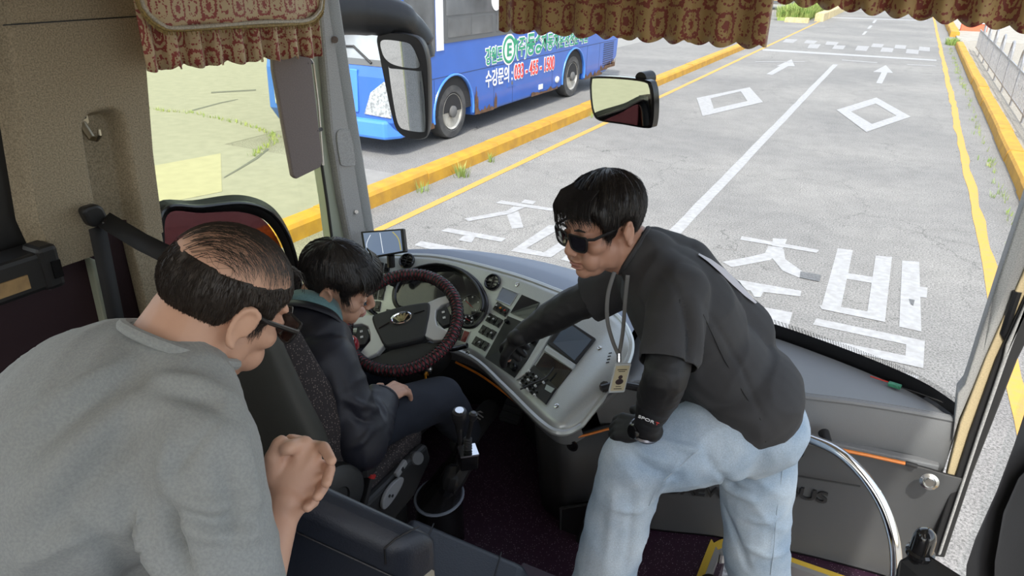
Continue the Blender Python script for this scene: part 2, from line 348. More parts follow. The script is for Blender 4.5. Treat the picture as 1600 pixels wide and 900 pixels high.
for k in range(150): tuft(b, (1.64 - abs(random.gauss(0, .07)), random.uniform(6, 36), 0), 5, .09, .06)
for k in range(60): tuft(b, (random.uniform(1.5, 1.9), random.uniform(36.8, 37.8), 0), 6, .30, .08)
cw = MB()
for q in spline([V((a, c, 0)) for a, c in ((214, 169), (250, 173), (300, 178), (345, 187), (380, 195), (410, 205), (430, 213), (425, 224), (410, 235), (395, 244))], 14):
    p = at_z(q.x, q.y); tuft(cw, (p.x + random.gauss(0, .04), p.y + random.gauss(0, .04), 0), 5, .07, .05)
o = tag(cw.build('crack_weeds', MATS['grass'], smooth=0), 'line of low weeds growing in a curved crack beyond the driver window', 'weeds'); o['kind'] = 'stuff'
o = tag(b.build('roadside_weeds', MATS['grass'], smooth=0), 'strip of low weeds along the foot of the right yellow kerb', 'weeds'); o['kind'] = 'stuff'
def meadow(name, label, x0, x1, y0, y1, n, h):
    b = MB(); b.box(((x0 + x1) / 2, (y0 + y1) / 2, .1), (x1 - x0, y1 - y0, .2))
    for k in range(n): tuft(b, (random.uniform(x0, x1), random.uniform(y0, y1), .18), 7, h, .3)
    o = tag(b.build(name, MATS['grass'], smooth=0), label, 'grass'); o['kind'] = 'stuff'
meadow('grass_patch', 'tall green grass on the island in front of the yellow bus', -7.2, -5.6, 48, 60, 700, .7)
meadow('grass_patch', 'green grass bank at the upper right beyond the concrete', 3.2, 14, 56, 80, 1200, .5)

# ---- blue bus
mat('bus_blue', (.035, .13, .50), .28, coat=.4, var=(1.5, .12)); mat('bus_blue_light', (.06, .22, .68), .28, coat=.4)
mat('bus_window', (.16, .17, .18), .12, var=(1.2, .5), col2=(.07, .075, .08)); mat('bus_frame', (.10, .105, .11), .4); mat('tyre', (.05, .05, .052), .75, var=(8, .3), col2=(.09, .088, .085))
mat('wheel_rim', (.52, .50, .45), .5, .3, var=(8, .3)); mat('hub_dark', (.12, .12, .12), .6); mat('rust', (.16, .085, .045), .9, var=(9, .5)); mat('bus_white', (.75, .76, .77), .4)
mat('lamp_glass', (.62, .66, .68), .12, .3, var=(25, .5), col2=(.25, .27, .28)); mat('orange_lens', (.75, .22, .02), .3); mat('vent_dark', (.03, .05, .12), .6); mat('black_rubber', (.018, .018, .019), .6); mat('arch_dark', (.02, .02, .022), .9)
mat('print_green', (.03, .30, .16), .5); mat('print_white', (.82, .83, .84), .5); mat('print_red', (.72, .06, .05), .5); mat('bus_seat', (.10, .16, .30), .8)
BX = -6.65
bus = thing('blue_bus', 'blue driving school bus with white and red lettering parked beyond the kerb', 'bus', (-7.85, 13.6, 0))
W1, W2, WR = 10.62, 15.80, .46
prof = [(9.06, .30), (W1 - .64, .28)] + [(W1 - .62 * math.cos(a), .46 + .60 * math.sin(a)) for a in [PI * k / 12 for k in range(0, 13)]] + [(W1 + .66, .28), (W2 - .66, .30)] + [(W2 - .62 * math.cos(a), .46 + .60 * math.sin(a)) for a in [PI * k / 12 for k in range(0, 13)]] + [(W2 + .64, .30), (17.9, .34), (18.62, .62), (18.70, 1.2), (18.55, 3.05), (18.2, 3.2), (9.7, 3.2), (9.3, 3.0), (9.02, 1.62), (8.90, 1.2), (8.88, .55)]
MB().prism([(BX, y, z) for y, z in prof], (-2.56, 0, 0)).build('body', MATS['bus_blue'], bus, smooth=0, bevel=.06, seg=3)
def side(name, m, y0, z0, y1, z1, d=.012, parent=bus, rr=None):
    c = V((BX + d / 2 - .002, (y0 + y1) / 2, (z0 + z1) / 2))
    if rr: return MB().prism([p - V((d / 2, 0, 0)) for p in rrect(c, V((0, 1, 0)), V((0, 0, 1)), y1 - y0, z1 - z0, rr)], (d, 0, 0)).build(name, MATS[m], parent, smooth=0)
    return MB().box(c, (d, y1 - y0, z1 - z0)).build(name, MATS[m], parent, smooth=0)
side('window_band', 'bus_frame', 10.32, 1.60, 18.4, 2.72, .012)
for (y0, y1) in ((10.40, 11.95), (12.02, 13.55), (13.62, 15.15), (15.22, 16.75), (16.82, 18.3)):
    w = side('window', 'bus_window', y0, 2.02, y1, 2.66, .018); side('lower_pane', 'bus_window', y0 + .04, 1.68, y0 + (y1 - y0) * .5 - .02, 1.97, .018, w); side('lower_pane', 'bus_window', y0 + (y1 - y0) * .5 + .02, 1.68, y1 - .04, 1.97, .018, w)
side('white_pillar', 'bus_white', 10.10, 1.50, 10.30, 2.72, .016)
side('driver_window', 'bus_frame', 9.26, 1.42, 10.06, 2.72, .014, rr=.12); side('driver_pane', 'bus_window', 9.32, 1.50, 10.0, 2.66, .02, rr=.1)
for z in (1.07,): side('panel_seam', 'vent_dark', 8.85, z, 18.5, z + .012, .004)
for y0 in (10.0, 12.0, 12.75, 14.6, 16.55, 17.35): side('panel_seam', 'vent_dark', y0, .32, y0 + .010, 1.07, .004)
for k in range(11): side('vent_slat', 'vent_dark', 17.62, .50 + k * .052, 18.32, .522 + k * .052, .012)
side('hatch', 'bus_blue', 12.55, .62, 12.85, .86, .008); side('latch', 'hub_dark', 12.70, .66, 12.74, .72, .02); side('small_lamp', 'bus_white', 13.95, .40, 14.12, .50, .02); side('small_plate', 'bus_white', 9.62, 1.18, 9.80, 1.34, .008)
MB().ell((BX + .01, 14.86, .50), (.03, .10, .07)).build('side_lamp', MATS['bus_white'], bus); MB().ell((BX + .01, 10.12 - .35, 1.0), (.03, .07, .045)).build('turn_lamp', MATS['orange_lens'], bus)
rng = random.Random(3)
def rustpatch(y0, z0, y1, z1):
    n = 14; top = [(BX + .006, lerp(y0, y1, k / n), z1 - rng.random() * (z1 - z0) * .8) for k in range(n + 1)]
    MB().prism([(BX + .006, y0, z0), (BX + .006, y1, z0)] + top[::-1], (.004, 0, 0)).build('rust_patch', MATS['rust'], bus, smooth=0)
for a in ((11.30, .30, 11.42, .80), (11.42, .29, 12.0, .42), (12.02, .3, 12.12, .62), (13.6, .30, 14.9, .42), (16.45, .31, 17.6, .46), (17.45, .40, 17.95, .55), (9.62, .29, 9.98, .46), (17.95, .42, 18.5, .62)): rustpatch(*a)
def buswheel(cy):
    w = MB().lathe([(.30, -.14), (.44, -.14), (WR, -.10), (WR, .08), (.44, .12), (.33, .13), (.30, .10), (.30, -.06)], (BX - .16, cy, WR), (1, 0, 0), 36).build('wheel', MATS['tyre'], bus)
    MB().lathe([(.31, .10), (.30, .125), (.27, .10), (.24, .03), (.15, .02), (.13, .06), (.02, .06)], (BX - .16, cy, WR), (1, 0, 0), 36).build('rim', MATS['wheel_rim'], w)
    MB().lathe([(.10, .04), (.10, .15), (.06, .17), (.01, .17)], (BX - .16, cy, WR), (1, 0, 0), 16).build('hub', MATS['hub_dark'], w)
    for k in range(10):
        a = 2 * PI * k / 10; p = V((BX - .16 + .045, cy + .205 * math.cos(a), WR + .205 * math.sin(a))); MB().cyl(p, p + V((.012, 0, 0)), .034, n=10).build('vent_hole', MATS['arch_dark'], w)
    MB().prism([(BX - .04, cy + .625 * math.cos(a), .46 + .605 * math.sin(a)) for a in [PI * k / 16 for k in range(17)]], (-.5, 0, 0)).build('wheel_well', MATS['arch_dark'], bus, smooth=0)
    MB().tube([(BX, cy + .64 * math.cos(a), .46 + .62 * math.sin(a)) for a in [PI * k / 18 for k in range(-1, 20)]], .022, 8).build('arch_lip', MATS['bus_blue_light'], bus)
buswheel(W1); buswheel(W2)
# front end: windscreen, grille shield, bumper, headlamps
mat('front_glass', (.35, .38, .40), .1, var=(1.1, .5), col2=(.14, .15, .16))
def fr(z): return interp([(.3, 9.06), (.55, 8.88), (1.2, 8.90), (1.62, 9.02), (3.0, 9.3)], z)
MB().prism([(BX - .12, fr(1.45) - .02, 1.45), (BX - 2.3, fr(1.45) - .02, 1.45), (BX - 2.3, fr(2.85) - .02, 2.85), (BX - .12, fr(2.85) - .02, 2.85)], (0, .03, 0)).build('windscreen', MATS['front_glass'], bus, smooth=0)
MB().prism([(BX - .05, fr(1.36) - .012, 1.36), (BX - 2.37, fr(1.36) - .012, 1.36), (BX - 2.37, fr(2.95) - .012, 2.95), (BX - .05, fr(2.95) - .012, 2.95)], (0, .03, 0)).build('windscreen_seal', MATS['bus_frame'], bus, smooth=0)
MB().prism([(BX + .015, 9.45, .30), (BX + .015, 9.06, .28), (BX - .14, 8.82, .28), (BX - 2.28, 8.82, .28), (BX - 2.435, 9.06, .28), (BX - 2.435, 9.45, .30)], (0, 0, .30)).build('bumper', MATS['bus_blue_light'], bus, smooth=0, bevel=.05)
MB().prism([(BX - .65, 8.85, .66), (BX - 1.8, 8.85, .66), (BX - 1.8, 8.885, 1.3), (BX - .65, 8.885, 1.3)], (0, .03, 0)).build('front_panel', MATS['bus_blue_light'], bus, smooth=0, bevel=.02)
for s in (0, 1):
    X = (BX + .012) if s == 0 else (BX - 2.432); q = -1 if s == 0 else 1
    MB().prism([(X + q * .56, 8.86, .64), (X + q * .05, 8.86, .62), (X + q * .05, 8.86, 1.10), (X + q * .16, 8.875, 1.16), (X + q * .42, 8.87, .98)], (0, .05, 0)).build('headlamp', MATS['lamp_glass'], bus, smooth=0, bevel=.015)
    MB().prism([(X, 8.90, .63), (X, 9.20, .66), (X, 9.06, .95), (X, 8.92, 1.10)], (q * -.006, 0, 0)).build('headlamp_side', MATS['lamp_glass'], bus, smooth=0)
MB().prism([(BX + .016, 9.16, .62), (BX + .016, 9.26, .62), (BX + .016, 9.22, .78), (BX + .016, 9.17, .78)], (.006, 0, 0)).build('turn_lens', MATS['orange_lens'], bus, smooth=0)
MB().tube([(BX - .4, 8.93, 1.40), (BX - .75, 8.97, 1.62), (BX - 1.6, 8.98, 1.58)], .018, 6).build('wiper', MATS['black_rubber'], bus)
# lettering on the side
def blt(txt, pxa, pya, pxb, z0, z1, m, halo=None, bold=.02):
    a = at_x(pxa, pya, BX).y; c = at_x(pxb, pya, BX).y
    if halo: link('lettering_outline', text_mesh(txt, V((BX, a - .02, z0 - .02)), V((0, 1, 0)), V((0, 0, 1)), c - a + .04, z1 - z0 + .04, .004, bold + .045), MATS[halo], bus, smooth=0)
    link('lettering', text_mesh(txt, V((BX, a, z0)), V((0, 1, 0)), V((0, 0, 1)), c - a, z1 - z0, .009, bold), MATS[m], bus, smooth=0)
blt('강원도', 758, 95, 784, 1.12, 1.42, 'print_green', 'print_white')
blt('(주)', 806, 85, 823, 1.10, 1.50, 'print_green', 'print_white'); blt('동송', 823, 80, 846, 1.14, 1.56, 'print_green', 'print_white', .03); blt('자동차', 845, 75, 872, 1.16, 1.50, 'print_green', 'print_white'); blt('운전전문학원', 873, 68, 917, 1.16, 1.44, 'print_green', 'print_white')
blt('수강문의 :', 758, 122, 800, .72, 1.03, 'print_white'); blt('033 - 455 - 1500', 803, 115, 865, .74, 1.02, 'print_red', 'print_white')
lc = V((BX + .004, at_x(795, 80, BX).y, 1.32))
MB().lathe([(.285, 0), (.285, .004), (.01, .004), (.01, 0)], lc, (1, 0, 0), 32).build('emblem', MATS['print_white'], bus, smooth=0)
MB().tube([lc + V((.008, .225 * math.cos(a), .225 * math.sin(a))) for a in [2 * PI * k / 32 for k in range(32)]], .028, 6, closed=True, flat=.2).build('emblem_ring', MATS['print_green'], bus)
link('lettering', text_mesh('E', lc + V((.006, -.09, -.12)), V((0, 1, 0)), V((0, 0, 1)), .18, .24, .004, .03), MATS['print_green'], bus, smooth=0)
MB().prism([lc + V((.006, .18, .02)), lc + V((.006, .36, .12)), lc + V((.006, .20, .20))], (.006, 0, 0)).build('emblem_leaf', MATS['print_green'], bus, smooth=0)
MB().lathe([(.17, .012), (.17, .02), (.01, .02)], (BX + .01, at_x(747, 0, BX).y + .6, 2.2), (1, 0, 0), 24).build('round_sticker', MATS['bus_white'], bus, smooth=0)

# ---- yellow bus far behind the grass island, red barriers and dark lorry far right
mat('bus_yellow', (.75, .42, .03), .35); mat('barrier_red', (.65, .10, .04), .6); mat('lorry_dark', (.05, .055, .07), .5)
yb = thing('yellow_bus', 'yellow bus far away at the top between the curtains', 'bus', (-9.8, 62, 0))
MB().box((-9.9, 62, 1.75), (7.0, 2.4, 2.7)).build('body', MATS['bus_yellow'], yb, smooth=0, bevel=.1)
MB().box((-9.9, 60.79, 2.35), (6.2, .04, .85)).build('window', MATS['bus_window'], yb, smooth=0); MB().box((-9.9, 60.8, .55), (6.6, .05, .25)).build('skirt', MATS['bus_frame'], yb, smooth=0)
for dx in (-2.4, 2.3): MB().cyl((-9.9 + dx, 60.85, .48), (-9.9 + dx, 61.2, .48), .48, n=20).build('wheel', MATS['tyre'], yb)
for (x, y, lab) in ((2.9, 46.0, 'red and white plastic barrier beside the curtain edge'), (8.9, 42.5, 'red plastic barrier near the dark lorry')):
    t = thing('road_barrier', lab, 'barrier', (x, y, 0), 'road barriers')
    MB().prism([(x - .6, y - .25, .05), (x - .6, y + .25, .05), (x - .6, y + .08, 1.0), (x - .6, y - .08, 1.0)], (1.2, 0, 0)).build('body', MATS['barrier_red'], t, smooth=0, bevel=.03)
    MB().box((x, y - .19, .55), (.9, .06, .22)).build('band', MATS['bus_white'], t, smooth=0)
lo = thing('lorry', 'dark lorry at the upper right corner behind the curtain', 'lorry', (11.4, 40.5, 0))
MB().box((11.9, 42, 1.5), (2.4, 5.5, 1.7)).build('body', MATS['lorry_dark'], lo, smooth=0, bevel=.08)
for k in range(6): MB().box((10.67, 39.9 + k * .8, 1.5), (.06, .08, 1.5)).build('rib', MATS['bus_frame'], lo, smooth=0)
for yy in (40.3, 43.3): MB().cyl((10.75, yy, .5), (11.1, yy, .5), .5, n=20).build('wheel', MATS['tyre'], lo)
# ================================================================== OWN BUS: shell
def speckle(name, c1, c2, rough=.6, sc_=260, bump=.25):
    return mat(name, c1, rough, var=(sc_, .4), col2=c2, bump=(sc_ * .7, bump, .0015))
speckle('beige_trim', (.42, .35, .245), (.22, .185, .125)); speckle('grey_trim', (.40, .40, .39), (.27, .27, .265), .6, 300, .15)
mat('pale_green_trim', (.36, .39, .30), .5); mat('maroon_wall', (.030, .012, .016), .8, bump=(120, .3)); mat('black_plastic', (.014, .014, .015), .42, bump=(400, .12, .001)); mat('black_gloss', (.008, .008, .009), .15)
mat('wood_strip', (.42, .27, .12), .5, var=(30, .3)); mat('steel', (.55, .55, .54), .25, 1.0); mat('brass_hook', (.45, .40, .30), .3, 1.0); mat('visor_mauve', (.20, .165, .155), .75, var=(200, .15), bump=(300, .2, .001))
mat('belt_black', (.010, .010, .011), .7, bump=(500, .3, .001)); mat('ceiling_cream', (.5, .46, .38), .8); mat('beige_post', (.58, .47, .28), .55, var=(250, .2)); mat('mirror', (.82, .83, .83), .015, 1.0); mat('purple_vinyl', (.030, .010, .022), .45, var=(2, .2))
glass_mat('clear_glass', (.93, .95, .95), .9); glass_mat('door_glass', (.97, .98, .98), .12); glass_mat('yellow_glass', (.97, .99, .80), .35); glass_mat('dark_glass', (.30, .17, .22), 1.0)
WB0 = [V((-1.80, 2.20, 1.60)), V((-1.70, 2.36, 1.60)), V((-1.45, 2.50, 1.60)), V((-1.1, 2.57, 1.60)), V((-.7, 2.58, 1.60)), V((-.3, 2.53, 1.60)), V((.0, 2.45, 1.60)), V((.25, 2.34, 1.60)), V((.37, 2.22, 1.60))]
XL, XR = -1.85, .44            # inner faces of the side walls
# B-pillar cover on the left wall: moulded panel with a recess for the coat hook
def sstep(a, b, x): t = max(0, min(1, (x - a) / (b - a))); return t * t * (3 - 2 * t)
def relief(y, z):
    front = lerp(1.235, 1.215, (2.45 - z) / .5); back = lerp(1.105, 1.075, (2.45 - z) / .5); top = 2.44
    dy = min(y - back, front - y); dz = top - z
    cor = .05
    if dy < cor and dz < cor: e = cor - math.hypot(cor - max(dy, -1), cor - max(dz, -1)) if (dy < cor and dz < cor) else 0
    else: e = min(dy, dz)
    return -.06 * sstep(0, .025, e)
rows = []
zs = [2.07 + (2.96 - 2.07) * k / 90 for k in range(91)]; ys = [0 + k / 70 for k in range(71)]
for z in zs:
    y0 = interp([(2.0, .955), (2.2, .925), (2.5, .955), (3.0, 1.02)], z); y1 = interp([(2.0, 1.275), (2.3, 1.295), (2.545, 1.325), (2.55, 1.36), (3.0, 1.40)], z)
    rows.append([V((XL + .05 + relief(lerp(y0, y1, t), z) - .06 * sstep(.06, 0, t) - .03 * sstep(.985, 1, t), lerp(y0, y1, t), z)) for t in ys])
wl_ = MB().grid(rows).build('wall_left', MATS['beige_trim'], smooth=60); struct(wl_); wl_['label'] = 'beige speckled pillar cover with a recess beside the driver window'
MB().prism([(XL + .052, lerp(.955, 1.0, .5), 2.652), (XL + .052, 1.385, 2.655), (XL + .052, 1.385, 2.658), (XL + .052, .98, 2.655)], (.001, 0, 0)).build('panel_seam', MATS['black_plastic'], wl_, smooth=0)
# narrow front leg of the cover, running down beside the window, and dark wall behind/below it
MB().prism([(XL, 1.19, 1.3), (XL, 1.275, 1.3), (XL, 1.275, 2.08), (XL, 1.175, 2.08)], (.045, 0, 0)).build('cover_leg', MATS['beige_trim'], wl_, smooth=0, bevel=.006)
MB().prism([(XL - .0, 1.05, 1.3), (XL, 1.12, 1.3), (XL, 1.10, 2.03), (XL, 1.06, 2.06)], (.03, 0, 0)).build('guide_strip', MATS['pale_green_trim'], wl_, smooth=0, bevel=.004)
for (yy, zz) in ((1.082, 1.98), (1.085, 1.80)): MB().cyl((XL + .03, yy, zz), (XL + .036, yy, zz), .008, n=10).build('screw', MATS['steel'], wl_)
o = MB().box((XL - .05, -1.1, 1.45), (.10, 4.76, 1.34)).box((XL - .05, 1.965, 1.1), (.10, 1.37, .64)).build('wall_left_lower', MATS['maroon_wall'], smooth=0); struct(o); o['label'] = 'dark maroon lower side wall behind the driver seat'
# passenger side windows: left and right rows with posts, light comes in through them
for (x, nm) in ((XL - .06, 'left'), (XR + .06, 'right')):
    posts = MB()
    for yy in (.93, -.55, -2.0, -3.4): posts.box((x, yy if nm == 'left' else yy + .1, 2.55), (.06, .10, .90))
    posts.box((x, -1.2, 2.93), (.08, 4.6, .14)); o = posts.build('trim_' + nm, MATS['black_plastic'], smooth=0); struct(o)
g1 = MB().box((XL - .06, .18, 2.51), (.006, 1.36, .70)).build('window_2', MATS['clear_glass'], smooth=0); struct(g1); g1['label'] = 'passenger side window with rounded corner at the left edge'
MB().prism([(XL - .055, .80, 2.15), (XL - .055, .90, 2.15), (XL - .055, .90, 2.9), (XL - .055, .87, 2.9), (XL - .055, .87, 2.24), (XL - .055, .85, 2.19)], (.004, 0, 0)).build('frit_corner', MATS['black_plastic'], g1, smooth=0)
ld = thing('window_ledge', 'black plastic ledge with a wood-look strip below the left window', 'ledge', (XL, .6, 2.05))
MB().box((XL + .03, .45, 2.085), (.10, 1.0, .10)).build('body', MATS['black_plastic'], ld, smooth=0, bevel=.012); MB().box((XL + .082, .42, 2.075), (.006, .9, .035)).build('wood_strip', MATS['wood_strip'], ld, smooth=0); MB().box((XL + .05, .93, 2.09), (.075, .05, .115)).build('end_cap', MATS['black_plastic'], ld, smooth=0, bevel=.012); MB().box((XL + .09, .938, 2.085), (.006, .022, .045)).build('switch', MATS['black_gloss'], ld, smooth=0)
# coat hook
hk = thing('coat_hook', 'small metal coat hook in the recess of the beige pillar cover', 'hook', (XL, 1.14, 2.40))
MB().prism(rrect(V((XL - .004, 1.135, 2.415)), V((0, 1, 0)), V((0, 0, 1)), .042, .030, .004), (.008, 0, 0)).build('plate', MATS['brass_hook'], hk, smooth=0)
MB().tube([V((XL + .004, 1.137, 2.405)), V((XL + .012, 1.139, 2.385)), V((XL + .022, 1.142, 2.366)), V((XL + .036, 1.148, 2.362)), V((XL + .044, 1.153, 2.375)), V((XL + .042, 1.155, 2.388))], [.011, .012, .011, .010, .010, .008], 10, flat=.5).build('hook', MATS['brass_hook'], hk)
for dy in (-.011, .011): MB().cyl((XL + .004, 1.135 + dy, 2.418), (XL + .007, 1.135 + dy, 2.418), .005, n=10).build('screw', MATS['black_plastic'], hk)

# driver window (fixed pane, tinted) with the black framed sliding part
w1 = MB().prism([(XL - .04, 1.20, 1.42), (XL - .04, 2.02, 1.42), (XL - .04, 2.02, 3.0), (XL - .04, 1.20, 3.0)], (.005, 0, 0)).build('window_1', MATS['yellow_glass'], smooth=0); struct(w1); w1['label'] = 'yellow tinted driver side window'
def xl(px, py, d=0): return at_x(px, py, XL + d)
outer = spline([xl(225, 560, -.01), xl(232, 420, -.01), xl(238, 324, -.01), xl(300, 315, -.01), xl(372, 306, -.01), xl(420, 322, -.01), xl(448, 360, -.01), xl(463, 410, -.01), xl(471, 470, -.01), xl(476, 540, -.01)], 6)
cen = sum((p for p in outer), V((0, 0, 0))) / len(outer)
fr_ = MB(); inner = [p + (cen - p).normalized() * .05 for p in outer]; mid = [p + (cen - p).normalized() * .022 + V((.02, 0, 0)) for p in outer]
fr_.grid([outer, mid, inner]); fr_.build('sliding_frame', MATS['black_plastic'], w1, smooth=60, thick=.012)
MB().tube(mid, .008, 8).build('frame_bead', MATS['black_gloss'], w1)
MB().prism([p + V((-.012, 0, 0)) for p in inner], (.003, 0, 0)).build('sliding_pane', MATS['dark_glass'], w1, smooth=0)
# A-pillar left with grab handle recess, pale seal strip
ap = MB().prism([at_x(494, -60, -1.80), at_x(526, -60, -1.80), at_x(532, 0, -1.80), at_x(560, 189, -1.80), at_x(579, 311, -1.80), at_x(597, 430, -1.80), at_x(560, 440, -1.80), at_x(535, 315, -1.80), at_x(518, 210, -1.80), at_x(504, 52, -1.80)], (-.06, 0, 0)).build('trim_1', MATS['grey_trim'], smooth=0, bevel=.012); struct(ap); ap['label'] = 'grey speckled windscreen pillar cover on the driver side'
MB().prism([at_x(470, -60, -1.83), at_x(496, -60, -1.83), at_x(504, 52, -1.83), at_x(518, 210, -1.83), at_x(535, 315, -1.83), at_x(552, 430, -1.83), at_x(527, 430, -1.83), at_x(513, 315, -1.83), at_x(496, 200, -1.83), at_x(480, 52, -1.83)], (-.05, 0, 0)).build('seal_strip', MATS['pale_green_trim'], ap, smooth=0, bevel=.004)
MB().tube([at_x(478, 52, -1.825), at_x(494, 200, -1.825), at_x(511, 315, -1.825), at_x(526, 430, -1.825)], .006, 6).build('rubber_bead', MATS['black_rubber'], ap)
hr = [at_x(*p, -1.797) for p in ((527, 208), (543, 203), (548, 210), (555, 252), (550, 258), (535, 258), (531, 248))]
MB().tube(spline(hr, 4, True), .003, 6, closed=True).build('grip_rim', MATS['grey_trim'], ap); MB().prism(spline(hr, 4, True), (.002, 0, 0)).build('grip_recess', MATS['grey_trim'], ap, smooth=0)
MB().tube([at_x(523, 62, -1.79), at_x(523, 62, -1.797)], .012, 12).build('trim_plug', MATS['visor_mauve'], ap); MB().tube([at_x(557, 331, -1.79), at_x(557, 331, -1.8)], .008, 10).build('bolt', MATS['steel'], ap)
# sun visor
vs = thing('sun_visor', 'mauve grey sun visor hanging beside the driver window', 'visor', at_x(470, 100, -1.76))
q = [at_x(*p, -1.76) for p in ((425, 60), (483, 60), (487, 95), (505, 252), (501, 262), (464, 280), (458, 276), (428, 110))]
MB().prism(q, (-.018, 0, 0)).build('panel', MATS['visor_mauve'], vs, smooth=0, bevel=.006)
MB().tube([at_x(484, 90, -1.77), at_x(489, 97, -1.78), at_x(497, 160, -1.79), at_x(505, 258, -1.79)], .004, 6).build('rod', MATS['steel'], vs)
for p in ((487, 97), (502, 202)): MB().tube([at_x(*p, -1.785), at_x(p[0] - 8, p[1] + 2, -1.765)], .007, 8).build('bracket', MATS['black_plastic'], vs)
# roof, rear and right wall (right front side is the door opening with a glazed leaf)
o = MB().box((-.705, -.85, 3.05), (2.6, 6.2, .08)).build('ceiling', MATS['ceiling_cream'], smooth=0); struct(o)
o = MB().box((XR + .05, -1.6, 1.45), (.10, 4.9, 1.34)).build('wall_right', MATS['maroon_wall'], smooth=0); struct(o)
o = MB().box((-.705, -1.55, 1.13), (2.29, 4.3, .10)).build('floor_passenger', MATS['purple_vinyl'], smooth=0); struct(o); o['label'] = 'raised passenger floor'
o = MB().grid([[V((p.x, p.y + .012, 1.585)) for p in spline(WB0, 5)], [V((p.x, p.y + .012, .45)) for p in spline(WB0, 5)]]).build('wall_front', MATS['black_plastic'], smooth=180, thick=.02); struct(o); o['label'] = 'dark bulkhead below the windscreen'
o = MB().box((-.47, 1.02, 1.155), (.44, .86, .05)).build('floor_step_upper', MATS['purple_vinyl'], smooth=0); struct(o); o['label'] = 'upper step of the aisle'
mat('fill_diffuser', (.8, .8, .78), .5)  # unseen glowing strips under the ceiling, added as fill for the interior
for k, x in enumerate((-1.35, -.15)):
    lp = thing('fill_strip', ('added fill light strip above the driver side seats', 'added fill light strip above the door side seats')[k], 'lamp', (x, -1.0, 3.0), 'added fill light strips')
    MB().box((x, -.9, 3.0), (.20, 3.4, .02)).build('housing', MATS['ceiling_cream'], lp, smooth=0); MB().box((x, -.9, 2.988), (.15, 3.3, .01)).build('fill_strip_diffuser', emit_mat('fill_glow', (1, .93, .82), FILL), lp, smooth=0)
# windscreen
WB = WB0
wbs = spline(WB, 5); rows = [[V((p.x, p.y - .19 * t, lerp(1.60, 3.06, t))) for p in wbs] for t in [k / 8 for k in range(9)]]
ws = MB().grid(rows).build('window_3', MATS['clear_glass'], smooth=180); struct(ws); ws['label'] = 'large curved windscreen'
mat('frit_black', (.006, .006, .007), .4)
def strip(name, t0, t1, m, off, i0=0, i1=None):
    rr = [[V((p.x, p.y - .19 * t - off, lerp(1.60, 3.06, t))) for p in wbs[i0:i1]] for t in (t0, t1)]
    return MB().grid(rr).build(name, MATS[m], ws, smooth=180)
strip('frit_band', -.02, .018, 'frit_black', .004)
def dots_mat():
    m = bpy.data.materials.new('frit_dots'); m.use_nodes = True; nt = m.node_tree; b = nt.nodes['Principled BSDF']; b.inputs['Base Color'].default_value = (.008, .008, .008, 1)
    tc = nd(nt, 'ShaderNodeTexCoord'); vo = nd(nt, 'ShaderNodeTexVoronoi'); vo.inputs['Scale'].default_value = 330; vo.inputs['Randomness'].default_value = 0
    lt = nd(nt, 'ShaderNodeMath', operation='LESS_THAN'); lt.inputs[1].default_value = .42
    nt.links.new(tc.outputs['Object'], vo.inputs['Vector']); nt.links.new(vo.outputs['Distance'], lt.inputs[0]); nt.links.new(lt.outputs[0], b.inputs['Alpha']); MATS['frit_dots'] = m
dots_mat(); strip('frit_dots', .018, .030, 'frit_dots', .004)
# right pillar: grey cover, beige post, dark rubber channels, door glass beyond
def post(name, px, y, m, depth, parent=None, bevel=.004):
    return MB().prism([at_y(a, b_, y) for a, b_ in px], (0, depth, 0)).build(name, MATS[m], parent, smooth=0, bevel=bevel)
rp_ = post('trim_2', [(1640, 190), (1600, 318), (1562, 430), (1530, 530), (1516, 575), (1507, 602), (1496, 616), (1488, 690), (1499, 655), (1542, 556), (1600, 425), (1680, 250)], 2.19, 'grey_trim', .07); struct(rp_); rp_['label'] = 'grey windscreen pillar cover on the door side'
post('beige_post', [(1676, 258), (1600, 424), (1540, 560), (1500, 662), (1478, 748), (1492, 750), (1516, 674), (1557, 560), (1600, 470), (1700, 270)], 2.18, 'beige_post', .04, rp_)
post('rubber_channel', [(1690, 280), (1600, 465), (1556, 562), (1515, 676), (1491, 750), (1452, 868), (1476, 872), (1520, 740), (1590, 562), (1640, 460), (1720, 300)], 2.17, 'black_rubber', .05, rp_)
post('channel_lip', [(1690, 290), (1600, 478), (1572, 540), (1567, 562), (1527, 680), (1465, 868), (1470, 868), (1532, 682), (1574, 562), (1604, 482), (1696, 292)], 2.155, 'grey_trim', .012, rp_)
for nm_, a_, b_, y_, m_ in (('pillar_top', (1640, 190), (1680, 250), 2.19, 'grey_trim'), ('post_top', (1676, 258), (1700, 270), 2.18, 'beige_post'), ('channel_top', (1690, 280), (1720, 300), 2.17, 'black_rubber')):
    q0, q1 = at_y(*a_, y_), at_y(*b_, y_); MB().prism([q0 + V((0, 0, -.05)), q1 + V((0, 0, -.05)), V((q1.x, y_, 3.02)), V((q0.x, y_, 3.02))], (0, .05, 0)).build(nm_, MATS[m_], rp_, smooth=0)
MB().tube([at_y(1592, 508, 2.185), at_y(1575, 545, 2.185), at_y(1568, 520, 2.185), at_y(1590, 455, 2.185)], .012, 8).build('grip_slot', MATS['black_plastic'], rp_)
dg_ = MB().prism([(XR + .05, 1.0, .5), (XR + .05, 2.2, .5), (XR + .05, 2.2, 2.9), (XR + .05, 1.0, 2.9)], (.006, 0, 0)).build('door_1', MATS['door_glass'], smooth=0); struct(dg_); dg_['label'] = 'glazed front door leaf on the right'
MB().box((XR + .05, 1.02, 1.7), (.04, .05, 2.4)).box((XR + .05, 1.6, 2.92), (.04, 1.2, .05)).build('door_frame', MATS['black_plastic'], dg_, smooth=0)

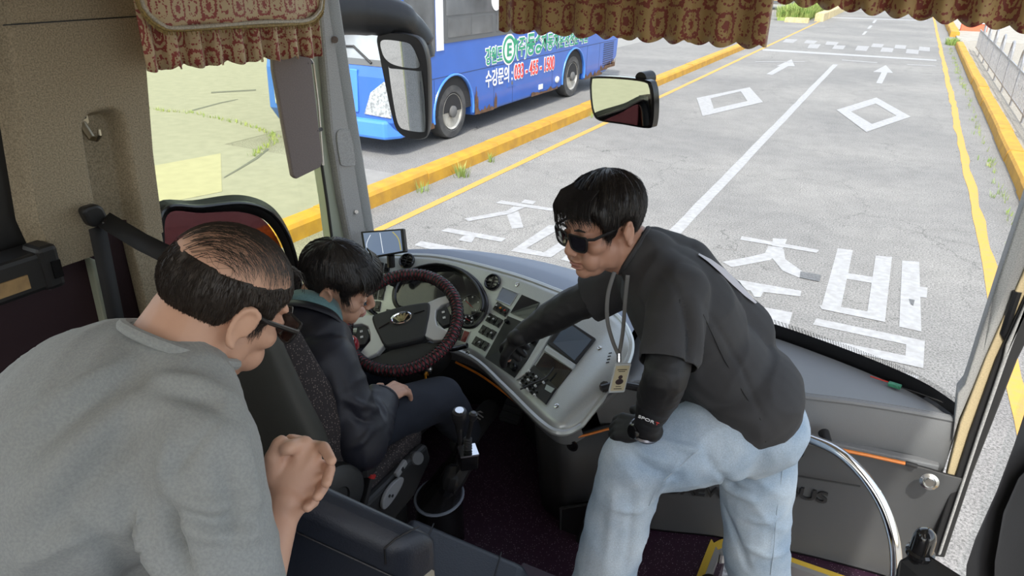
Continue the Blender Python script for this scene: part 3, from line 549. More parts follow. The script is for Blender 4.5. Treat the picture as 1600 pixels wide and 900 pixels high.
# ---- exterior mirror of the own bus, seen through the windscreen at the left
em = thing('exterior_mirror', 'large black two-part exterior mirror on a curved arm outside the windscreen', 'mirror', at_d(630, 130, 3.05))
E0 = at_d(632, 133, 3.0)
def emp(px, py, k=0): return at_d(px, py, 3.0) + mn * k
# mirror faces back towards the driver and the road behind: normal bisects view and rear-left direction
vdir = (CAM - E0).normalized(); back = (V((-2.9, -4.5, 0)) - E0).normalized(); mn = (vdir + back).normalized()
def onm(px, py, k=0):                                  # point where the sight line meets the mirror plane
    d = ray(px, py); t = (E0 + mn * k - CAM).dot(mn) / d.dot(mn); return CAM + d * t
shell = spline([onm(*p) for p in ((590, 58), (600, 50), (640, 52), (658, 62), (668, 88), (671, 130), (671, 200), (664, 216), (640, 216), (622, 204), (613, 178), (603, 130), (594, 85))], 4, True)
hb = MB(); cm = sum(shell, V((0, 0, 0))) / len(shell)
hb.grid([[p + mn * .012 + (cm - p) * .02 for p in shell], shell, [p - mn * .05 + (cm - p) * .06 for p in shell], [p - mn * .09 + (cm - p) * .35 for p in shell]], closed=True)
hb.add([p + mn * .012 + (cm - p) * .02 for p in shell], [tuple(range(len(shell)))]); hb.add([p - mn * .09 + (cm - p) * .35 for p in shell], [tuple(range(len(shell)))])
hb.build('housing', MATS['black_plastic'], em, smooth=60)
def pane(pts, nm, m='mirror'):
    P = spline([onm(*p, .0135) for p in pts], 4, True); MB().prism(P, mn * .003).build(nm, MATS[m], em, smooth=0)
pane(((595, 66), (604, 62), (634, 66), (644, 72), (652, 88), (656, 104), (640, 106), (616, 101), (603, 92), (597, 80)), 'wide_mirror')
pane(((608, 109), (612, 107), (654, 111), (659, 114), (664, 160), (665, 200), (660, 206), (636, 203), (624, 196), (617, 170)), 'main_mirror')
MB().tube(spline([at_d(500, 20, 2.75), at_d(560, 20, 2.85), at_d(620, 32, 2.95), at_d(652, 62, 3.04), at_d(662, 92, 3.07)], 6), [.085] * 8 + [.08] * 6 + [.07] * 6 + [.05] * 5, 14).build('arm', MATS['black_plastic'], em)
# ---- interior mirror on the windscreen
im = thing('interior_mirror', 'black framed rectangular mirror stuck to the windscreen above the dashboard', 'mirror', at_d(975, 160, 2.3))
I0 = at_d(975, 160, 2.25); tgt = V((-1.85, 1.45, 2.12)); mn2 = ((CAM - I0).normalized() + (tgt - I0).normalized()).normalized()
def oni(px, py, k=0): d = ray(px, py); t = (I0 + mn2 * k - CAM).dot(mn2) / d.dot(mn2); return CAM + d * t
sh = spline([oni(*p) for p in ((924, 124), (930, 119), (970, 120), (1012, 125), (1021, 134), (1024, 160), (1022, 192), (1014, 200), (975, 194), (938, 188), (928, 175), (924, 150))], 4, True); cm = sum(sh, V((0, 0, 0))) / len(sh)
MB().grid([[p + mn2 * .008 + (cm - p) * .06 for p in sh], [p + mn2 * .006 for p in sh], [p - mn2 * .02 for p in sh], [p - mn2 * .03 + (cm - p) * .2 for p in sh]], closed=True).add([p - mn2 * .03 + (cm - p) * .2 for p in sh], [tuple(range(len(sh)))]).add([p + mn2 * .0065 + (cm - p) * .06 for p in sh], [tuple(range(len(sh)))]).build('housing', MATS['black_gloss'], im, smooth=50)
MB().prism([p + mn2 * .007 + (cm - p) * .085 for p in sh], mn2 * .002).build('glass', MATS['mirror'], im, smooth=0)
pc = oni(1001, 124, -.02); MB().tube([pc, pc - mn2 * .05], .022, 16).build('suction_cup', MATS['black_plastic'], im); MB().tube([pc - mn2 * .02, oni(990, 150, -.02)], .010, 8).build('stem', MATS['black_plastic'], im)

# ---- curtains
def damask(name, gold, red, scl=1.0):
    m = bpy.data.materials.new(name); m.use_nodes = True; nt = m.node_tree; b = nt.nodes['Principled BSDF']; L = nt.links; b.inputs['Roughness'].default_value = .55; b.inputs['Sheen Weight'].default_value = .3
    uv = nd(nt, 'ShaderNodeUVMap'); sp = nd(nt, 'ShaderNodeSeparateXYZ')
    nz = nd(nt, 'ShaderNodeTexNoise'); nz.inputs['Scale'].default_value = 24 * scl; nz.inputs['Detail'].default_value = 2; L.new(uv.outputs[0], nz.inputs['Vector'])
    ma = nd(nt, 'ShaderNodeVectorMath', operation='MULTIPLY_ADD'); ma.inputs[1].default_value = (.012, .012, 0); L.new(nz.outputs['Color'], ma.inputs[0]); L.new(uv.outputs[0], ma.inputs[2]); L.new(ma.outputs[0], sp.inputs[0])
    def M_(op, a, c=None):
        n = nd(nt, 'ShaderNodeMath', operation=op)
        for i, q in enumerate((a, c)):
            if q is None: continue
            if isinstance(q, (int, float)): n.inputs[i].default_value = q
            else: L.new(q, n.inputs[i])
        return n.outputs[0]
    A, B = 2 * PI / (.075 / scl), 2 * PI / (.13 / scl)
    cu = M_('COSINE', M_('MULTIPLY', sp.outputs[0], A)); cv = M_('COSINE', M_('MULTIPLY', sp.outputs[1], B))
    og = M_('ADD', M_('MULTIPLY', cu, cv), M_('MULTIPLY', cu, .35))                        # ogee lattice
    ring = M_('SINE', M_('MULTIPLY', og, 11.0)); wv = nd(nt, 'ShaderNodeTexVoronoi'); wv.inputs['Scale'].default_value = 150 * scl; L.new(ma.outputs[0], wv.inputs['Vector'])
    leaf = M_('SINE', M_('MULTIPLY', wv.outputs['Distance'], 9.0))
    f = M_('GREATER_THAN', M_('ADD', M_('ADD', M_('MULTIPLY', ring, .55), M_('MULTIPLY', leaf, .45)), M_('MULTIPLY', og, .6)), .12)
    mx = nd(nt, 'ShaderNodeMix', data_type='RGBA'); mx.inputs[6].default_value = (*gold, 1); mx.inputs[7].default_value = (*red, 1); L.new(f, mx.inputs[0]); L.new(mx.outputs[2], b.inputs['Base Color'])
    bp = nd(nt, 'ShaderNodeBump'); bp.inputs['Strength'].default_value = .3; bp.inputs['Distance'].default_value = .001; L.new(f, bp.inputs['Height']); L.new(bp.outputs[0], b.inputs['Normal'])
    MATS[name] = m
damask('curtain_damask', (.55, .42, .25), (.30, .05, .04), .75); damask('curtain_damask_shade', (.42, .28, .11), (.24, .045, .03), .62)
mat('gold_trim', (.36, .25, .07), .5, var=(150, .5)); mat('cream_braid', (.60, .55, .45), .6, var=(200, .4))
def valance(name, label, a, bb, h0, h1, m, pleats, amp, out, scallop=.014, n=260, seed=1, group=None):
    """pleated hanging strip from a to bb (top line), hanging h0..h1 metres"""
    a, bb = V(a), V(bb); d = bb - a; rnd = random.Random(seed); ph = [rnd.uniform(-.5, .5) for _ in range(60)]
    b = MB(); b.uv = []; rows = []; m_ = 14; Lc = 0; prev = None
    colp = []
    for i in range(n + 1):
        t = i / n; k = t * pleats; w = math.sin(2 * PI * k + ph[int(k) % 60]); saw = (k % 1.0)
        off = amp * (w + .55 * (1 - 2 * saw)); p = a + d * t + out * off
        Lc += (p - prev).length if prev else 0; prev = p; hem = lerp(h0, h1, t) + scallop * abs(math.sin(PI * (t * pleats * 1.5 + .2))) - scallop * .5
        colp.append((p, off, Lc, hem))
    for j in range(m_ + 1):
        s = j / m_; rows.append([a + d * (i / n) + out * (o_ * (.45 + .55 * s)) + V((0, 0, -hem * s)) for i, (p, o_, l_, hem) in enumerate(colp)])
        b.uv += [(l_, -hem * s) for (p, o_, l_, hem) in colp]
    b.grid(rows); o = b.build(name, MATS[m], None, smooth=180, thick=.0025); return tag(o, label, 'curtain', group)
Y0 = 2.05
def wv_(px0, px1, ytop, yh0, yh1, lab, pl, seed):
    a = at_y(px0, ytop, Y0); c = at_y(px1, ytop, Y0); za = 2.98; a0 = at_y(px0, yh0, Y0); c0 = at_y(px1, yh1, Y0)
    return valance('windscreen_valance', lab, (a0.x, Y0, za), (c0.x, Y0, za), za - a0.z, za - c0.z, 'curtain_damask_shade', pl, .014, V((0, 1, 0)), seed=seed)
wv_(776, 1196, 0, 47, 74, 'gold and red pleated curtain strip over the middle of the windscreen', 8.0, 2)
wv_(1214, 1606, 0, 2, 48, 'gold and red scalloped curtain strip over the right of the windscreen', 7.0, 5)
a = at_x(207, 112, XL + .135); c = at_x(500, 86, XL + .135)
valance('side_curtain', 'red and beige pleated curtain at the top of the driver window', (XL + .135, a.y + .035, 2.98), (XL + .135, c.y, 2.98), 2.98 - a.z, 2.98 - c.z, 'curtain_damask', 9.0, .016, V((1, 0, 0)), .012, seed=9)
# flap with braid in front of the side curtain
fl = thing('curtain_flap', 'rounded damask flap with gold braid in front of the side curtain', 'curtain', at_x(350, 40, XL + .175))
o1 = spline([at_x(*p, XL + .175) for p in ((205, -60), (212, -2), (224, 22), (245, 40), (270, 46), (360, 42), (450, 38), (482, 34), (497, 22), (503, 5), (505, -60))], 6)
fb = MB(); fb.uv = []; topz = 3.0; rr_ = []
for s in [k / 10 for k in range(11)]: rr_.append([V((p.x + .006 * math.sin(p.y * 30) * s, p.y, lerp(topz, p.z, s))) for p in o1]); fb.uv += [(p.y, lerp(topz, p.z, s)) for p in o1]
fb.grid(rr_); fb.build('flap', MATS['curtain_damask'], fl, smooth=180, thick=.006)
cen = V((XL + .175, 1.65, 2.75)); inn = [p + (cen - p).normalized() * .010 + V((.006, 0, 0)) for p in o1]
MB().tube(inn, .006, 6).build('cream_braid', MATS['cream_braid'], fl); MB().tube([p + V((.004, 0, 0)) for p in o1], .006, 6).build('gold_braid', MATS['gold_trim'], fl)
fg = MB()
for i in range(len(o1) - 1):
    for k in range(2):
        p = lerp(o1[i], o1[i + 1], k / 2) + V((.005, 0, 0))
        if p.z < 2.75: fg.tube([p, p + V((.002, random.uniform(-.003, .003), -.014))], .0022, 4)
fg.build('fringe', MATS['gold_trim'], fl)
# ---- seat belt strap from the pillar anchor to behind the seat
bl = thing('seat_belt', 'black seat belt running from the anchor on the beige pillar to the driver seat', 'seat belt', at_x(140, 335, XL + .07))
ac = at_x(140, 335, XL + .075)
MB().prism(rrect(ac, V((0, 1, 0)), V((0, -.25, 1)).normalized(), .055, .06, .018), (.03, 0, 0)).build('anchor', MATS['black_plastic'], bl, smooth=0, bevel=.008)
MB().tube([ac + V((.03, .01, -.02)), ac + V((.045, .028, -.03))], .014, 12).build('bolt', MATS['black_gloss'], bl)
e1 = at_d(262, 398, 1.75)
def ribbon(p, w, nrm, th=.0025):
    P = [V(q) for q in p]; b = MB(); L_, R_ = [], []
    for i, q in enumerate(P):
        t = (P[min(i + 1, len(P) - 1)] - P[max(i - 1, 0)]).normalized(); s = t.cross(V(nrm)).normalized() * w / 2; L_.append(q - s); R_.append(q + s)
    b.grid([L_, R_]); return b
ribbon([ac + V((.03, .015, -.012)), lerp(ac, e1, .5) + V((.05, 0, -.012)), e1], .046, V((.8, -.45, .4))).build('strap', MATS['belt_black'], bl, thick=.003)
ribbon([ac + V((.02, -.0, -.03)), V((XL + .055, ac.y + .015, 1.8)), V((XL + .055, ac.y + .03, 1.35))], .046, V((1, 0, 0))).build('lower_strap', MATS['belt_black'], bl, thick=.003)
# ---- black post with domed knob and dark panel at the lower right
mat('dome_black', (.02, .02, .021), .12, coat=.5)
bp_ = thing('barrier_post', 'black barrier rail with a domed glossy knob at the lower right', 'rail', at_d(1438, 900, 1.45))
k0 = at_d(1436, 868, 1.45); MB().lathe([(.024, 0), (.027, .004), (.027, .012), (.022, .016), (.021, .045), (.018, .058), (.011, .066), (.002, .069)], k0, (0, 0, 1), 24).build('knob', MATS['dome_black'], bp_)
MB().prism([at_d(1404, 874, 1.46), at_d(1430, 862, 1.46), at_d(1455, 868, 1.42), at_d(1530, 915, 1.36), at_d(1500, 960, 1.36), at_d(1395, 940, 1.46)], (.01, .02, -.12)).build('rail_cover', MATS['black_plastic'], bp_, smooth=0, bevel=.006)
MB().cyl(k0 + V((0, 0, -.005)), V((k0.x, k0.y, 1.18)), .02).build('post', MATS['black_plastic'], bp_)
dp = thing('door_panel', 'dark plastic door column cover at the right edge', 'panel', at_d(1570, 900, 1.1))
pts = [(1640, 520), (1600, 637), (1582, 692), (1554, 767), (1521, 840), (1507, 882), (1503, 960), (1700, 960), (1700, 520)]
MB().prism([at_d(a_, b_, 1.12) for a_, b_ in pts], (.05, .03, -.01)).build('cover', MATS['black_plastic'], dp, smooth=0, bevel=.012)
MB().prism([at_d(a_, b_, 1.10) for a_, b_ in ((1640, 690), (1586, 745), (1562, 800), (1548, 880), (1546, 960), (1700, 960))], (.04, .02, -.01)).build('facet', MATS['black_plastic'], dp, smooth=0, bevel=.01)
# ================================================================== DASHBOARD
mat('silver_fascia', (.55, .58, .57), .36, .45, var=(500, .12), bump=(600, .08, .0006)); mat('dash_top', (.24, .275, .34), .5, bump=(500, .2, .001)); mat('dash_grey', (.16, .165, .17), .55, bump=(420, .35, .0012)); mat('panel_grey', (.085, .087, .09), .55, bump=(420, .35, .0012)); mat('dash_dark', (.022, .022, .023), .55, bump=(350, .3, .001))
mat('orange_trim', (.70, .20, .02), .4); mat('dial_face', (.012, .013, .015), .12, coat=.6); mat('dial_lens_glare', (.09, .11, .10), .08, coat=1.0); mat('tick_white', (.70, .72, .70), .5); mat('needle_red', (.5, .03, .02), .5)
mat('switch_black', (.013, .013, .014), .3); mat('red_switch', (.22, .02, .02), .35); mat('screen_blue', (.10, .13, .17), .1, coat=.5); mat('screen_dark', (.015, .016, .018), .12, coat=.5); mat('amber', (.8, .3, .02), .4); mat('lcd', (.38, .44, .40), .3)
# fascia: ruled surface between its upper and lower edge, turned towards the driver at its right end
TOP = [at_z(585, 398, 1.66), at_z(640, 397, 1.69), at_z(700, 402, 1.70), at_z(800, 427, 1.70), at_z(880, 456, 1.69), at_z(940, 478, 1.68), at_z(968, 496, 1.66), at_z(984, 524, 1.64), at_z(985, 548, 1.61), at_z(974, 578, 1.57)]
BOT = [V((-1.80, 1.98, 1.44)), V((-1.66, 2.02, 1.44)), V((-1.42, 2.06, 1.44)), at_z(738, 556, 1.44), at_z(790, 602, 1.43), at_z(828, 640, 1.42), at_z(850, 660, 1.42), at_z(868, 671, 1.42), at_z(888, 671, 1.42), at_z(908, 660, 1.43)]
ts, bs = spline(TOP, 5), spline(BOT, 5); NU = len(ts); NV = 14
SG = [[lerp(bs[i], ts[i], j / NV) for i in range(NU)] for j in range(NV + 1)]
def fascia_hit(px, py):
    d = ray(px, py); best = None
    for j in range(NV):
        for i in range(NU - 1):
            a, b, c, e = SG[j][i], SG[j][i + 1], SG[j + 1][i + 1], SG[j + 1][i]
            for tri in ((a, b, c), (a, c, e)):
                h = intersect_ray_tri(*tri, d, CAM, True)
                if h is not None:
                    n = (tri[1] - tri[0]).cross(tri[2] - tri[0]).normalized()
                    if n.dot(d) > 0: n = -n
                    return h, n
    # beyond the edge: continue on the nearest flat part
    i = NU // 2; n = (SG[0][i + 1] - SG[0][i]).cross(SG[NV][i] - SG[0][i]).normalized(); n = -n if n.dot(d) > 0 else n
    return CAM + d * ((SG[NV // 2][i] - CAM).dot(n) / d.dot(n)), n
dash = thing('dashboard', 'silver and grey curved bus dashboard around the steering wheel', 'dashboard', (-.9, 2.2, .88))
MB().grid(SG).build('fascia', MATS['silver_fascia'], dash, smooth=180, thick=.008)
MB().tube([p + V((0, 0, -.008)) for p in bs] + [lerp(bs[-1], ts[-1], t) + V((0, 0, -.008)) for t in (.25, .5, .75)] + [p + V((0, 0, -.008)) for p in reversed(ts)], .013, 8).build('fascia_edge', MATS['silver_fascia'], dash)
# top shelf to the windscreen
wtop = [V((lerp(p.x, p.x, 0), p.y, 1.60)) for p in spline(WB, 8)]
def wb_at(x):
    pts = sorted(((p.x, p.y) for p in wtop)); return interp(pts, x)
def wy(x): return wb_at(max(-1.79, min(.36, x)))
rows = [[], [], [], []]
for p in ts[:-10]:
    y1 = wy(p.x) - .005
    rows[0].append(p + V((0, 0, -.004))); rows[1].append(V((p.x, lerp(p.y, y1, .25), p.z + .012))); rows[2].append(V((p.x, lerp(p.y, y1, .7), p.z - .01))); rows[3].append(V((p.x, y1, 1.585)))
MB().grid(rows).build('top_shelf', MATS['dash_top'], dash, smooth=180)
# dark lip and orange line below the fascia, then the knee panel down to the floor
lip = [V((p.x, p.y + .02, p.z - .055)) for p in bs]; lip2 = [V((p.x, p.y + .05, p.z - .09)) for p in bs]
endb = [lerp(bs[-1], ts[-1], t) + V((.012, .012, -.02 - .10 * t)) for t in (.3, .6, .9)]
MB().grid([[p + V((0, -.002, -.012)) for p in bs], lip, lip2]).build('lower_lip', MATS['dash_grey'], dash, smooth=180)
ORG = [at_z(712, 566, 1.37), at_z(750, 586, 1.365), at_z(790, 615, 1.36), at_z(830, 650, 1.36), at_z(852, 672, 1.36), at_z(875, 684, 1.36), at_z(905, 682, 1.36), at_z(955, 669, 1.365)]
org = spline(ORG, 6); MB().tube(org, .0045, 6).build('orange_line', MATS['orange_trim'], dash)
# console side under the fascia end, continuing into the wide panel on the passenger side
PL = spline([V((-1.15, 2.30, 1.36)), V((-.95, 2.12, 1.36)), *[ORG[i] + V((0, .03, 0)) for i in (3, 4, 5, 6, 7)], at_z(1020, 668, 1.40), at_z(1140, 676, 1.41), at_z(1250, 690, 1.42), at_z(1330, 705, 1.42), at_z(1430, 727, 1.42), at_z(1482, 742, 1.42), V((.425, 2.17, 1.42))], 6)
base = [V((p.x, p.y + .10, .885)) for p in PL]
MB().grid([base, [lerp(a, b, .5) for a, b in zip(base, PL)], PL]).build('knee_panel', MATS['dash_dark'], dash, smooth=180, thick=.01)
kp_i = [i for i, p in enumerate(PL) if p.x > -.62]; P2 = [PL[i] for i in kp_i]; B2 = [base[i] for i in kp_i]
MB().grid([[lerp(b, a, s) + V((0, -.008, 0)) for a, b in zip(P2, B2)] for s in (.02, .5, 1)]).build('passenger_panel', MATS['panel_grey'], dash, smooth=180)
# upper passenger dash: face, rounded edge and shelf up to the windscreen
UE = spline([at_z(930, 640, 1.45), at_z(990, 600, 1.56), at_z(1130, 600, 1.60), at_z(1257, 619, 1.60), at_z(1330, 628, 1.60), at_z(1420, 642, 1.595), at_z(1499, 657, 1.585)], 6)
LEb = [V((p.x, min(p.y + .02, 2.20), 1.425)) for p in UE]
UB = [V((p.x, wy(p.x) - .012, 1.575)) for p in UE]
MB().grid([[p + V((0, .06, -.10)) for p in LEb], LEb, [lerp(a, b, .9) for a, b in zip(LEb, UE)], [p + V((0, .012, .006)) for p in UE], [lerp(a, b, .45) + V((0, 0, .008)) for a, b in zip(UE, UB)], UB]).build('passenger_dash', MATS['dash_grey'], dash, smooth=60)
MB().tube([p + V((0, .006, -.004)) for p in UE], .010, 8).build('dash_edge', MATS['dash_grey'], dash)
# ledge with orange strip along the joint
lg0, lg1 = at_z(1262, 684, 1.445), at_z(1468, 728, 1.43)
MB().prism([lg0, lg1, lg1 + V((0, .03, 0)), lg0 + V((0, .03, 0))], (0, 0, -.028)).build('ledge', MATS['dash_grey'], dash, smooth=0, bevel=.004)
so = lambda px, py, k=0: at_z(px, py, 1.447 - .00008 * (px - 1262)) + V((0, -.004 - k, 0))
MB().tube([so(1262, 688), so(1300, 699), so(1360, 711), so(1414, 723)], .0055, 6).build('orange_strip', MATS['orange_trim'], dash)
c0 = so(1424, 725); MB().box(c0, (.034, .014, .012)).build('strip_switch', MATS['dash_dark'], dash, smooth=0, bevel=.003)
bo = at_y(1452, 752, 2.115); MB().lathe([(.026, 0), (.026, .004), (.018, .008), (.016, .004), (.013, .006), (.012, .012), (.001, .012)], bo, (0, -1, .15), 24).build('panel_bolt', MATS['steel'], dash)
for (px, py, y) in ((895, 696, 1.86), (1246, 706, 2.11)): MB().lathe([(.020, 0), (.020, .006), (.013, .006), (.012, -.004), (.001, -.004)], at_y(px, py, y), (0, -1, 0), 20).build('panel_socket', MATS['black_gloss'], dash)
# raised lettering on the passenger panel
def panel_y(x, z): return interp(sorted((p.x, p.y) for p in PL), x) + .10 * (1.42 - z) / .53 - .010
def emb(txt, p0, p1, h):
    a, b = at_y(*p0, 2.15), at_y(*p1, 2.17); z0 = (a.z + b.z) / 2; me = text_mesh(txt, V((a.x, 0, z0)), V((1, 0, 0)), V((0, 0, 1)), b.x - a.x, h, 0, .02, .010)
    for v in me.vertices: v.co.y = panel_y(v.co.x, v.co.z) + (.004 if v.co.y > -.005 else -.007)
    me.update(); return link('raised_lettering', me, MATS['dash_dark'], dash, smooth=0)
emb('DAEWOO', (1052, 760), (1190, 768), .050); emb('BUS', (1226, 778), (1292, 784), .052)
MB().tube([at_y(1236, 742, 2.125), at_y(1290, 751, 2.13), at_y(1344, 760, 2.135)], .003, 6).build('panel_groove', MATS['dash_dark'], dash)
# pocket low in the knee panel
pk = [at_y(*p, 1.93) for p in ((876, 794), (930, 786), (945, 840), (876, 845))]
MB().prism(pk, (0, .02, 0)).build('pocket', MATS['black_gloss'], dash, smooth=0); MB().tube(pk + [pk[0]], .006, 6).build('pocket_rim', MATS['dash_dark'], dash)
MB().tube([at_y(925, 795, 1.91), at_y(915, 822, 1.91), at_y(905, 845, 1.90)], .014, 8).build('pocket_cable', MATS['black_plastic'], dash)
# ---- things set into the fascia
def fq(name, pts, h, m, parent=dash, sink=.0, bevel=0):
    """plate whose corners lie on the fascia where the photo shows them, standing h proud"""
    H = [fascia_hit(*p) for p in pts]; n = sum((q[1] for q in H), V((0, 0, 0))).normalized()
    return MB().prism([q[0] + n * (.003 - sink) for q in H], n * h).build(name, MATS[m], parent, smooth=0, bevel=bevel)
def cp(pts, ox=700, oy=440, s=4.09): return [(ox + x / s, oy + y / s) for x, y in pts]
def fdisc(name, px, py, prof, m, parent=dash, n=24):
    c, nn = fascia_hit(px, py); return MB().lathe(prof, c + nn * .002, nn, n).build(name, MATS[m], parent)
# round air vents
for (px, py) in ((637, 409), (771, 442)):
    v = fdisc('air_vent', px, py, [(.034, 0), (.034, .012), (.030, .016), (.026, .012), (.025, .002), (.001, .002)], 'black_gloss', dash, 28)
    c, nn = fascia_hit(px, py); ux = V((1, 0, 0)); ux = (ux - nn * ux.dot(nn)).normalized(); uy = nn.cross(ux)
    for k in (-1, 0, 1): MB().box(c + nn * .010 + uy * k * .013, (.044 - abs(k) * .008, .003, .008), Matrix((ux, uy, nn)).transposed()).build('slat', MATS['switch_black'], v, smooth=0)
    MB().box(c + nn * .011, (.004, .046, .008), Matrix((ux, uy, nn)).transposed()).build('slat', MATS['switch_black'], v, smooth=0)
# instrument cluster: hooded dark oval with two dials
ic = [(617, 468), (619, 450), (630, 434), (655, 423), (690, 416), (722, 424), (744, 440), (757, 460), (761, 478), (756, 494), (745, 507), (735, 511), (715, 508), (690, 500), (660, 495), (635, 490), (622, 480)]
H = [fascia_hit(*p) for p in ic]; icn = sum((q[1] for q in H), V((0, 0, 0))).normalized(); ring = spline([q[0] + icn * .004 for q in H], 3, True); icc = sum(ring, V((0, 0, 0))) / len(ring)
cl = MB().prism(ring, icn * .002).build('instrument_cluster', MATS['dial_face'], dash, smooth=0)
MB().tube(ring, .010, 8, closed=True).build('cluster_rim', MATS['switch_black'], cl)
hood = [p for p in ring if (p - icc).dot(V((0, 1, .6))) > -.02]; hood.sort(key=lambda p: p.x)
MB().grid([[p for p in hood], [p + icn * .035 + V((0, -.012, 0)) for p in hood]]).build('cluster_hood', MATS['switch_black'], cl, smooth=60, thick=.006)
lens = [q[0] + icn * .0075 for q in [fascia_hit(*p) for p in ((636, 482), (640, 462), (652, 446), (672, 438), (690, 434), (712, 440), (722, 462), (708, 478), (680, 486))]]
MB().prism(spline(lens, 3, True), icn * .001).build('speedometer_lens_glare', MATS['dial_lens_glare'], cl, smooth=0)  # lens pane, its grey-green colour painting in the glare on the glass
def dial(px, py, r, nt_, parent, a0=210, a1=-30, needle=None):
    c, _ = fascia_hit(px, py); c = c + icn * .010; ux = (V((1, .1, 0)) - icn * V((1, .1, 0)).dot(icn)).normalized(); uy = icn.cross(ux)
    b = MB()
    for k in range(nt_):
        a = math.radians(lerp(a0, a1, k / (nt_ - 1))); d = ux * math.cos(a) + uy * math.sin(a); b.box(c + d * r, (.006, .006, .001), Matrix((d, icn.cross(d), icn)).transposed())
    b.build('dial_marks', MATS['tick_white'], parent, smooth=0)
    MB().tube([c + (ux * math.cos(2 * PI * k / 32) + uy * math.sin(2 * PI * k / 32)) * r * 1.28 for k in range(32)], .0012, 4, closed=True).build('dial_ring', MATS['dash_grey'], parent)
    if needle is not None: d = ux * math.cos(needle) + uy * math.sin(needle); MB().tube([c - d * r * .5, c + d * r * .8], .0012, 5).build('needle', MATS['needle_red'], parent)
dial(667, 463, .036, 11, cl); dial(736, 478, .034, 5, cl, needle=2.6); dial(733, 501, .016, 5, cl, 200, -20, 2.8)
# rocker switches
def rocker(pts, m='switch_black', tick=None):
    sw = fq('switch', pts, .008, m); c = V((sum(p[0] for p in pts) / 4, sum(p[1] for p in pts) / 4, 0)); q = [(lerp(c.x, p[0], .62), lerp(c.y, p[1], .62)) for p in pts]
    h = [(lerp(q[0][0], q[3][0], .5), lerp(q[0][1], q[3][1], .5)), (lerp(q[1][0], q[2][0], .5), lerp(q[1][1], q[2][1], .5)), q[2], q[3]]
    fq('rocker', h, .012, m if m != 'switch_black' else 'black_gloss', sw)
    if tick: t = [(lerp(c.x, p[0], .28), lerp(c.y, p[1], .16) - 1.3) for p in pts]; fq('symbol', t, .0135, tick, sw)
ax_, ay_ = (14, 8.5), (-16, 26)     # half-width and half-height directions in the enlarged view
sym = ['tick_white', 'amber', 'needle_red', 'tick_white', 'tick_white', None, None, None, 'tick_white', None, 'tick_white', None]; k = 0
for row in ([(320, 165), (345, 182), (372, 198)], [(272, 238), (300, 252), (330, 268)], [(228, 312), (258, 328), (288, 342)], [(185, 385), (213, 400), (243, 416)]):
    for (x, y) in row:
        rocker(cp([(x - ax_[0] * .85 - ay_[0] * .95, y - ax_[1] * .85 - ay_[1] * .95), (x + ax_[0] * .85 - ay_[0] * .95, y + ax_[1] * .85 - ay_[1] * .95), (x + ax_[0] * .85 + ay_[0] * .95, y + ax_[1] * .85 + ay_[1] * .95), (x - ax_[0] * .85 + ay_[0] * .95, y - ax_[1] * .85 + ay_[1] * .95)]), tick=sym[k]); k += 1
for (x, y) in ((190, 330), (232, 335), (130, 395), (170, 400), (210, 406), (150, 322), (245, 278), (205, 268), (270, 168), (228, 160)):
    rocker([(540 + (x + a) / 4.09, 380 + (y + b_) / 4.09) for a, b_ in ((-10, -32), (20, -28), (10, 32), (-20, 28))], tick='tick_white' if x in (190, 245) else None)
fq('switch_recess', cp([(75, 292), (150, 318), (118, 405), (30, 372)]), .004, 'silver_fascia')
rocker(cp([(78, 305), (105, 313), (82, 382), (52, 374)]), tick='tick_white'); rocker(cp([(113, 318), (142, 328), (115, 392), (88, 384)]), 'red_switch')
fq('lever_panel', [(540 + x / 4.09, 380 + y / 4.09) for x, y in ((265, 425), (395, 435), (330, 470), (250, 490))], .004, 'switch_black')
# bezels, screens, radio, mixer
fq('coin_tray', cp([(352, 36), (452, 80), (402, 158), (312, 118)]), .002, 'dash_top'); MB().tube([fascia_hit(*p)[0] + fascia_hit(*p)[1] * .006 for p in cp([(352, 36), (452, 80), (402, 158), (312, 118), (352, 36)])], .0025, 6).build('tray_rim', MATS['silver_fascia'], dash)
fq('small_screen', cp([(478, 90), (592, 140), (520, 255), (404, 205)]), .006, 'screen_dark')
rad = fq('radio_panel', cp([(388, 225), (640, 330), (428, 618), (243, 492)]), .005, 'switch_black')
fq('radio_screen', cp([(450, 375), (500, 325), (535, 345), (500, 405)]), .008, 'screen_blue', rad); fq('button_strip', cp([(560, 320), (630, 345), (612, 372), (545, 345)]), .008, 'black_gloss', rad)
for (x, y, r) in ((545, 385, .010), (380, 520, .013), (430, 555, .013), (385, 262, .008)): fdisc('radio_knob', *cp([(x, y)])[0], [(r, 0), (r, .016), (r * .8, .02), (.001, .02)], 'black_gloss', rad, 18)
for (x, y) in ((510, 430), (470, 505), (495, 480), (455, 470)): fdisc('radio_button', *cp([(x, y)])[0], [(.004, 0), (.004, .009), (.001, .009)], 'tick_white', rad, 8)
fq('divider', cp([(655, 275), (735, 250), (520, 590), (440, 640)]), .010, 'silver_fascia', bevel=.004)
mo = fq('monitor', cp([(748, 243), (950, 375), (822, 536), (640, 408)]), .012, 'black_plastic', bevel=.003); fq('monitor_screen', cp([(770, 275), (925, 385), (815, 520), (678, 405)]), .0135, 'screen_blue', mo)  # bluish grey of the monitor screen is a painted reflection
fq('cross_bar', cp([(636, 418), (822, 540), (798, 572), (618, 452)]), .010, 'silver_fascia', bevel=.003); fq('open_slot', cp([(622, 458), (796, 573), (702, 690), (562, 548)]), .004, 'screen_dark')
mxr = fq('mixer_panel', cp([(560, 545), (700, 690), (630, 792), (468, 655)]), .010, 'switch_black'); fq('mixer_display', cp([(640, 672), (690, 698), (668, 726), (628, 702)]), .012, 'lcd', mxr)
